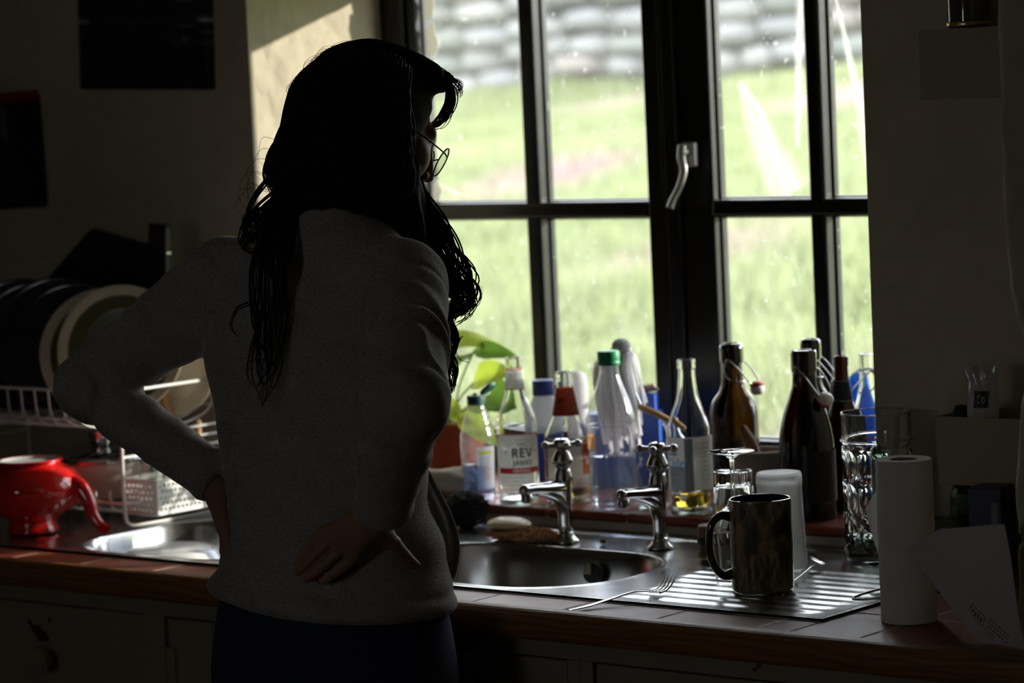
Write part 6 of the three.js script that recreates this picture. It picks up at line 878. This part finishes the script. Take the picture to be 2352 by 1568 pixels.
  // right side: locks falling in front of the shoulder with curls
  rep(95, (i) => { const o = (R() - 0.42) * 0.060, e = R(), f = R(); lock([[0.045 + o * 0.6, -0.05, 0.005], [0.050 + o * 0.7, -0.11, 0.0], [0.066 + o, -0.155, -0.02], [0.084 + o, -0.195, -0.035], [0.108 + o * 0.8, -0.226 - 0.012 * e, -0.04], [0.122 + o * 0.55, -0.252 - 0.01 * f, -0.04], [0.118 + o * 0.5, -0.278 - 0.012 * e, -0.038], [0.098 + o * 0.4, -0.288 - 0.03 * f * e, -0.036]], 0.0010 + 0.0008 * R(), 40, 0.004, 0.012, 2.6); });
  rep(60, (i) => { const o = (R() - 0.5) * 0.02, e = R(); lock([[0.055 + o, -0.03, 0.0], [0.060 + o * 0.7, -0.09, -0.005], [0.068 + o, -0.14, -0.02], [0.080 + o + 0.012 * e, -0.17, -0.03], [0.088 + o + 0.018 * e, -0.20, -0.035]], 0.0011, 30, 0.003, 0.006, 2); });
  for (const L of [[[0.118, -0.225, -0.04], [0.134, -0.245, -0.04], [0.137, -0.268, -0.038], [0.125, -0.285, -0.036], [0.105, -0.288, -0.034]], [[0.112, -0.27, -0.04], [0.104, -0.30, -0.04], [0.100, -0.325, -0.04], [0.108, -0.336, -0.04], [0.116, -0.33, -0.04]], [[0.10, -0.30, -0.035], [0.112, -0.33, -0.035], [0.104, -0.355, -0.035], [0.098, -0.38, -0.035], [0.102, -0.40, -0.035]], [[0.105, -0.31, -0.04], [0.098, -0.345, -0.04], [0.108, -0.375, -0.04], [0.100, -0.41, -0.04]]]) rep(12, () => lock(L, 0.0010 + 0.0005 * R(), 30, 0.004, 0.003, 1));
  for (const L of [[[0.128, -0.27, -0.04], [0.142, -0.285, -0.04], [0.150, -0.275, -0.04], [0.152, -0.255, -0.04]], [[0.106, -0.335, -0.04], [0.112, -0.36, -0.04], [0.128, -0.368, -0.04]]]) rep(2, () => lock(L, 0.0005, 24, 0.002, 0.001, 1));
  // fringe swept forward over the brow
  rep(52, (i) => { const o = 0.02 * (R() - 0.5), e = R(); lock([[0.045 + o, 0.094 - o, -0.02 + 0.03 * R()], [0.085 + o * 0.5, 0.074, -0.03], [0.110 + o * 0.4, 0.054 + 0.006 * e, -0.03], [0.124 - 0.006 * e, 0.032, -0.03], [0.121 - 0.012 * e, 0.006, -0.03], [0.104 - 0.010 * e, -0.010 - 0.006 * R(), -0.03], [0.090, -0.016, -0.03]], 0.0010 + 0.0005 * R(), 34, 0.004, 0.004, 1.5); });
  rep(26, (i) => { const o = 0.02 * (R() - 0.5); lock([[0.06 + o, 0.085, -0.02], [0.10 + o * 0.5, 0.064, -0.03], [0.118, 0.056 + o * 0.3, -0.03], [0.130, 0.045, -0.03], [0.127 + 0.006 * R(), 0.034 - 0.01 * R(), -0.03]], 0.0008, 24, 0.003, 0.006, 2); });
  rep(70, (i) => { const o = 0.016 * (R() - 0.5), z = -0.02 + 0.06 * R(); lock([[0.0 + o, 0.108, z], [0.035, 0.104 + o * 0.3, z], [0.065, 0.093 + o * 0.3, z * 0.6 - 0.01], [0.09, 0.074 + o * 0.4, -0.02], [0.106, 0.060 + o * 0.6, -0.028], [0.120 + o * 0.3, 0.044 + o, -0.03]], 0.0010, 28, 0.002, 0.004, 2); });
  // fine flyaway hairs against the light
  rep(46, (i) => { const a = lerp(-0.9, 1.5, R()), k = 0.985 + 0.05 * R() * R(), b = a - 0.25 - 0.4 * R(), P = (q, m) => [-0.012 - Math.sin(q) * 0.108 * m, 0.005 + Math.cos(q) * 0.104 * m, 0.02 * (R() - 0.5)]; lock([P(a, k * 0.97), P(lerp(a, b, 0.3), k * 1.02), P(lerp(a, b, 0.7), k * 1.03), P(b, k)], 0.0003, 18, 0.003, 0.006, 1.5); });
  rep(8, () => { const u = -0.02 - 0.14 * R(), r = -0.125 + (u + 0.02) * 0.3; lock([[r, u, 0.04], [r - 0.02 - 0.02 * R(), u + 0.012 * R(), 0.04], [r - 0.03 - 0.02 * R(), u - 0.02, 0.045], [r - 0.015, u - 0.045, 0.05]], 0.0003, 18, 0.003, 0.006, 1.2); });
  const sg = part('hair_strands', merged(S), hairM, t); sg.userData.kind = 'stuff';
  // ---- glasses, slid a little down the nose
  const g = new THREE.Group(); g.name = 'glasses'; t.add(g);
  const wireM = std({ color: C(0.03, 0.025, 0.02), metalness: 0.7, roughness: 0.35 }), lensAt = (s, a, r) => fromHead(s * (0.034 + Math.cos(a) * r * 1.06), -0.012 + Math.sin(a) * r * 0.95, 0.121 - 0.16 * Math.abs(0.034 + Math.cos(a) * r) + 0.002);
  for (const s of [1, -1]) {
    const p = []; for (let i = 0; i < 30; i++) p.push(lensAt(s, i / 30 * 6.28319, 0.0235)); part('rim', tube(p, 0.0011, 60, 6, true), wireM, g);
    const P = [...fromHead(s * 0.034, -0.012, 0.1175).toArray()], I = []; for (let i = 0; i < 30; i++) { P.push(...p[i].toArray()); I.push(0, 1 + i, 1 + (i + 1) % 30); } const lg = new THREE.BufferGeometry(); lg.setAttribute('position', new THREE.Float32BufferAttribute(P, 3)); lg.setIndex(I); lg.computeVertexNormals(); part('lens', lg, M.pane, g);
    part('temple', wire([fromHead(s * 0.0590, -0.006, 0.113), fromHead(s * 0.066, -0.004, 0.105), fromHead(s * 0.078, 0.002, 0.05), fromHead(s * 0.080, 0.006, 0.0), fromHead(s * 0.078, -0.012, -0.018)], 0.0012, 30, 6), wireM, g);
  }
  part('bridge', wire([fromHead(0.0105, -0.008, 0.121), fromHead(0, -0.004, 0.1245), fromHead(-0.0105, -0.008, 0.121)], 0.0011, 12, 6), wireM, g);
}
renderer.render(scene, camera);
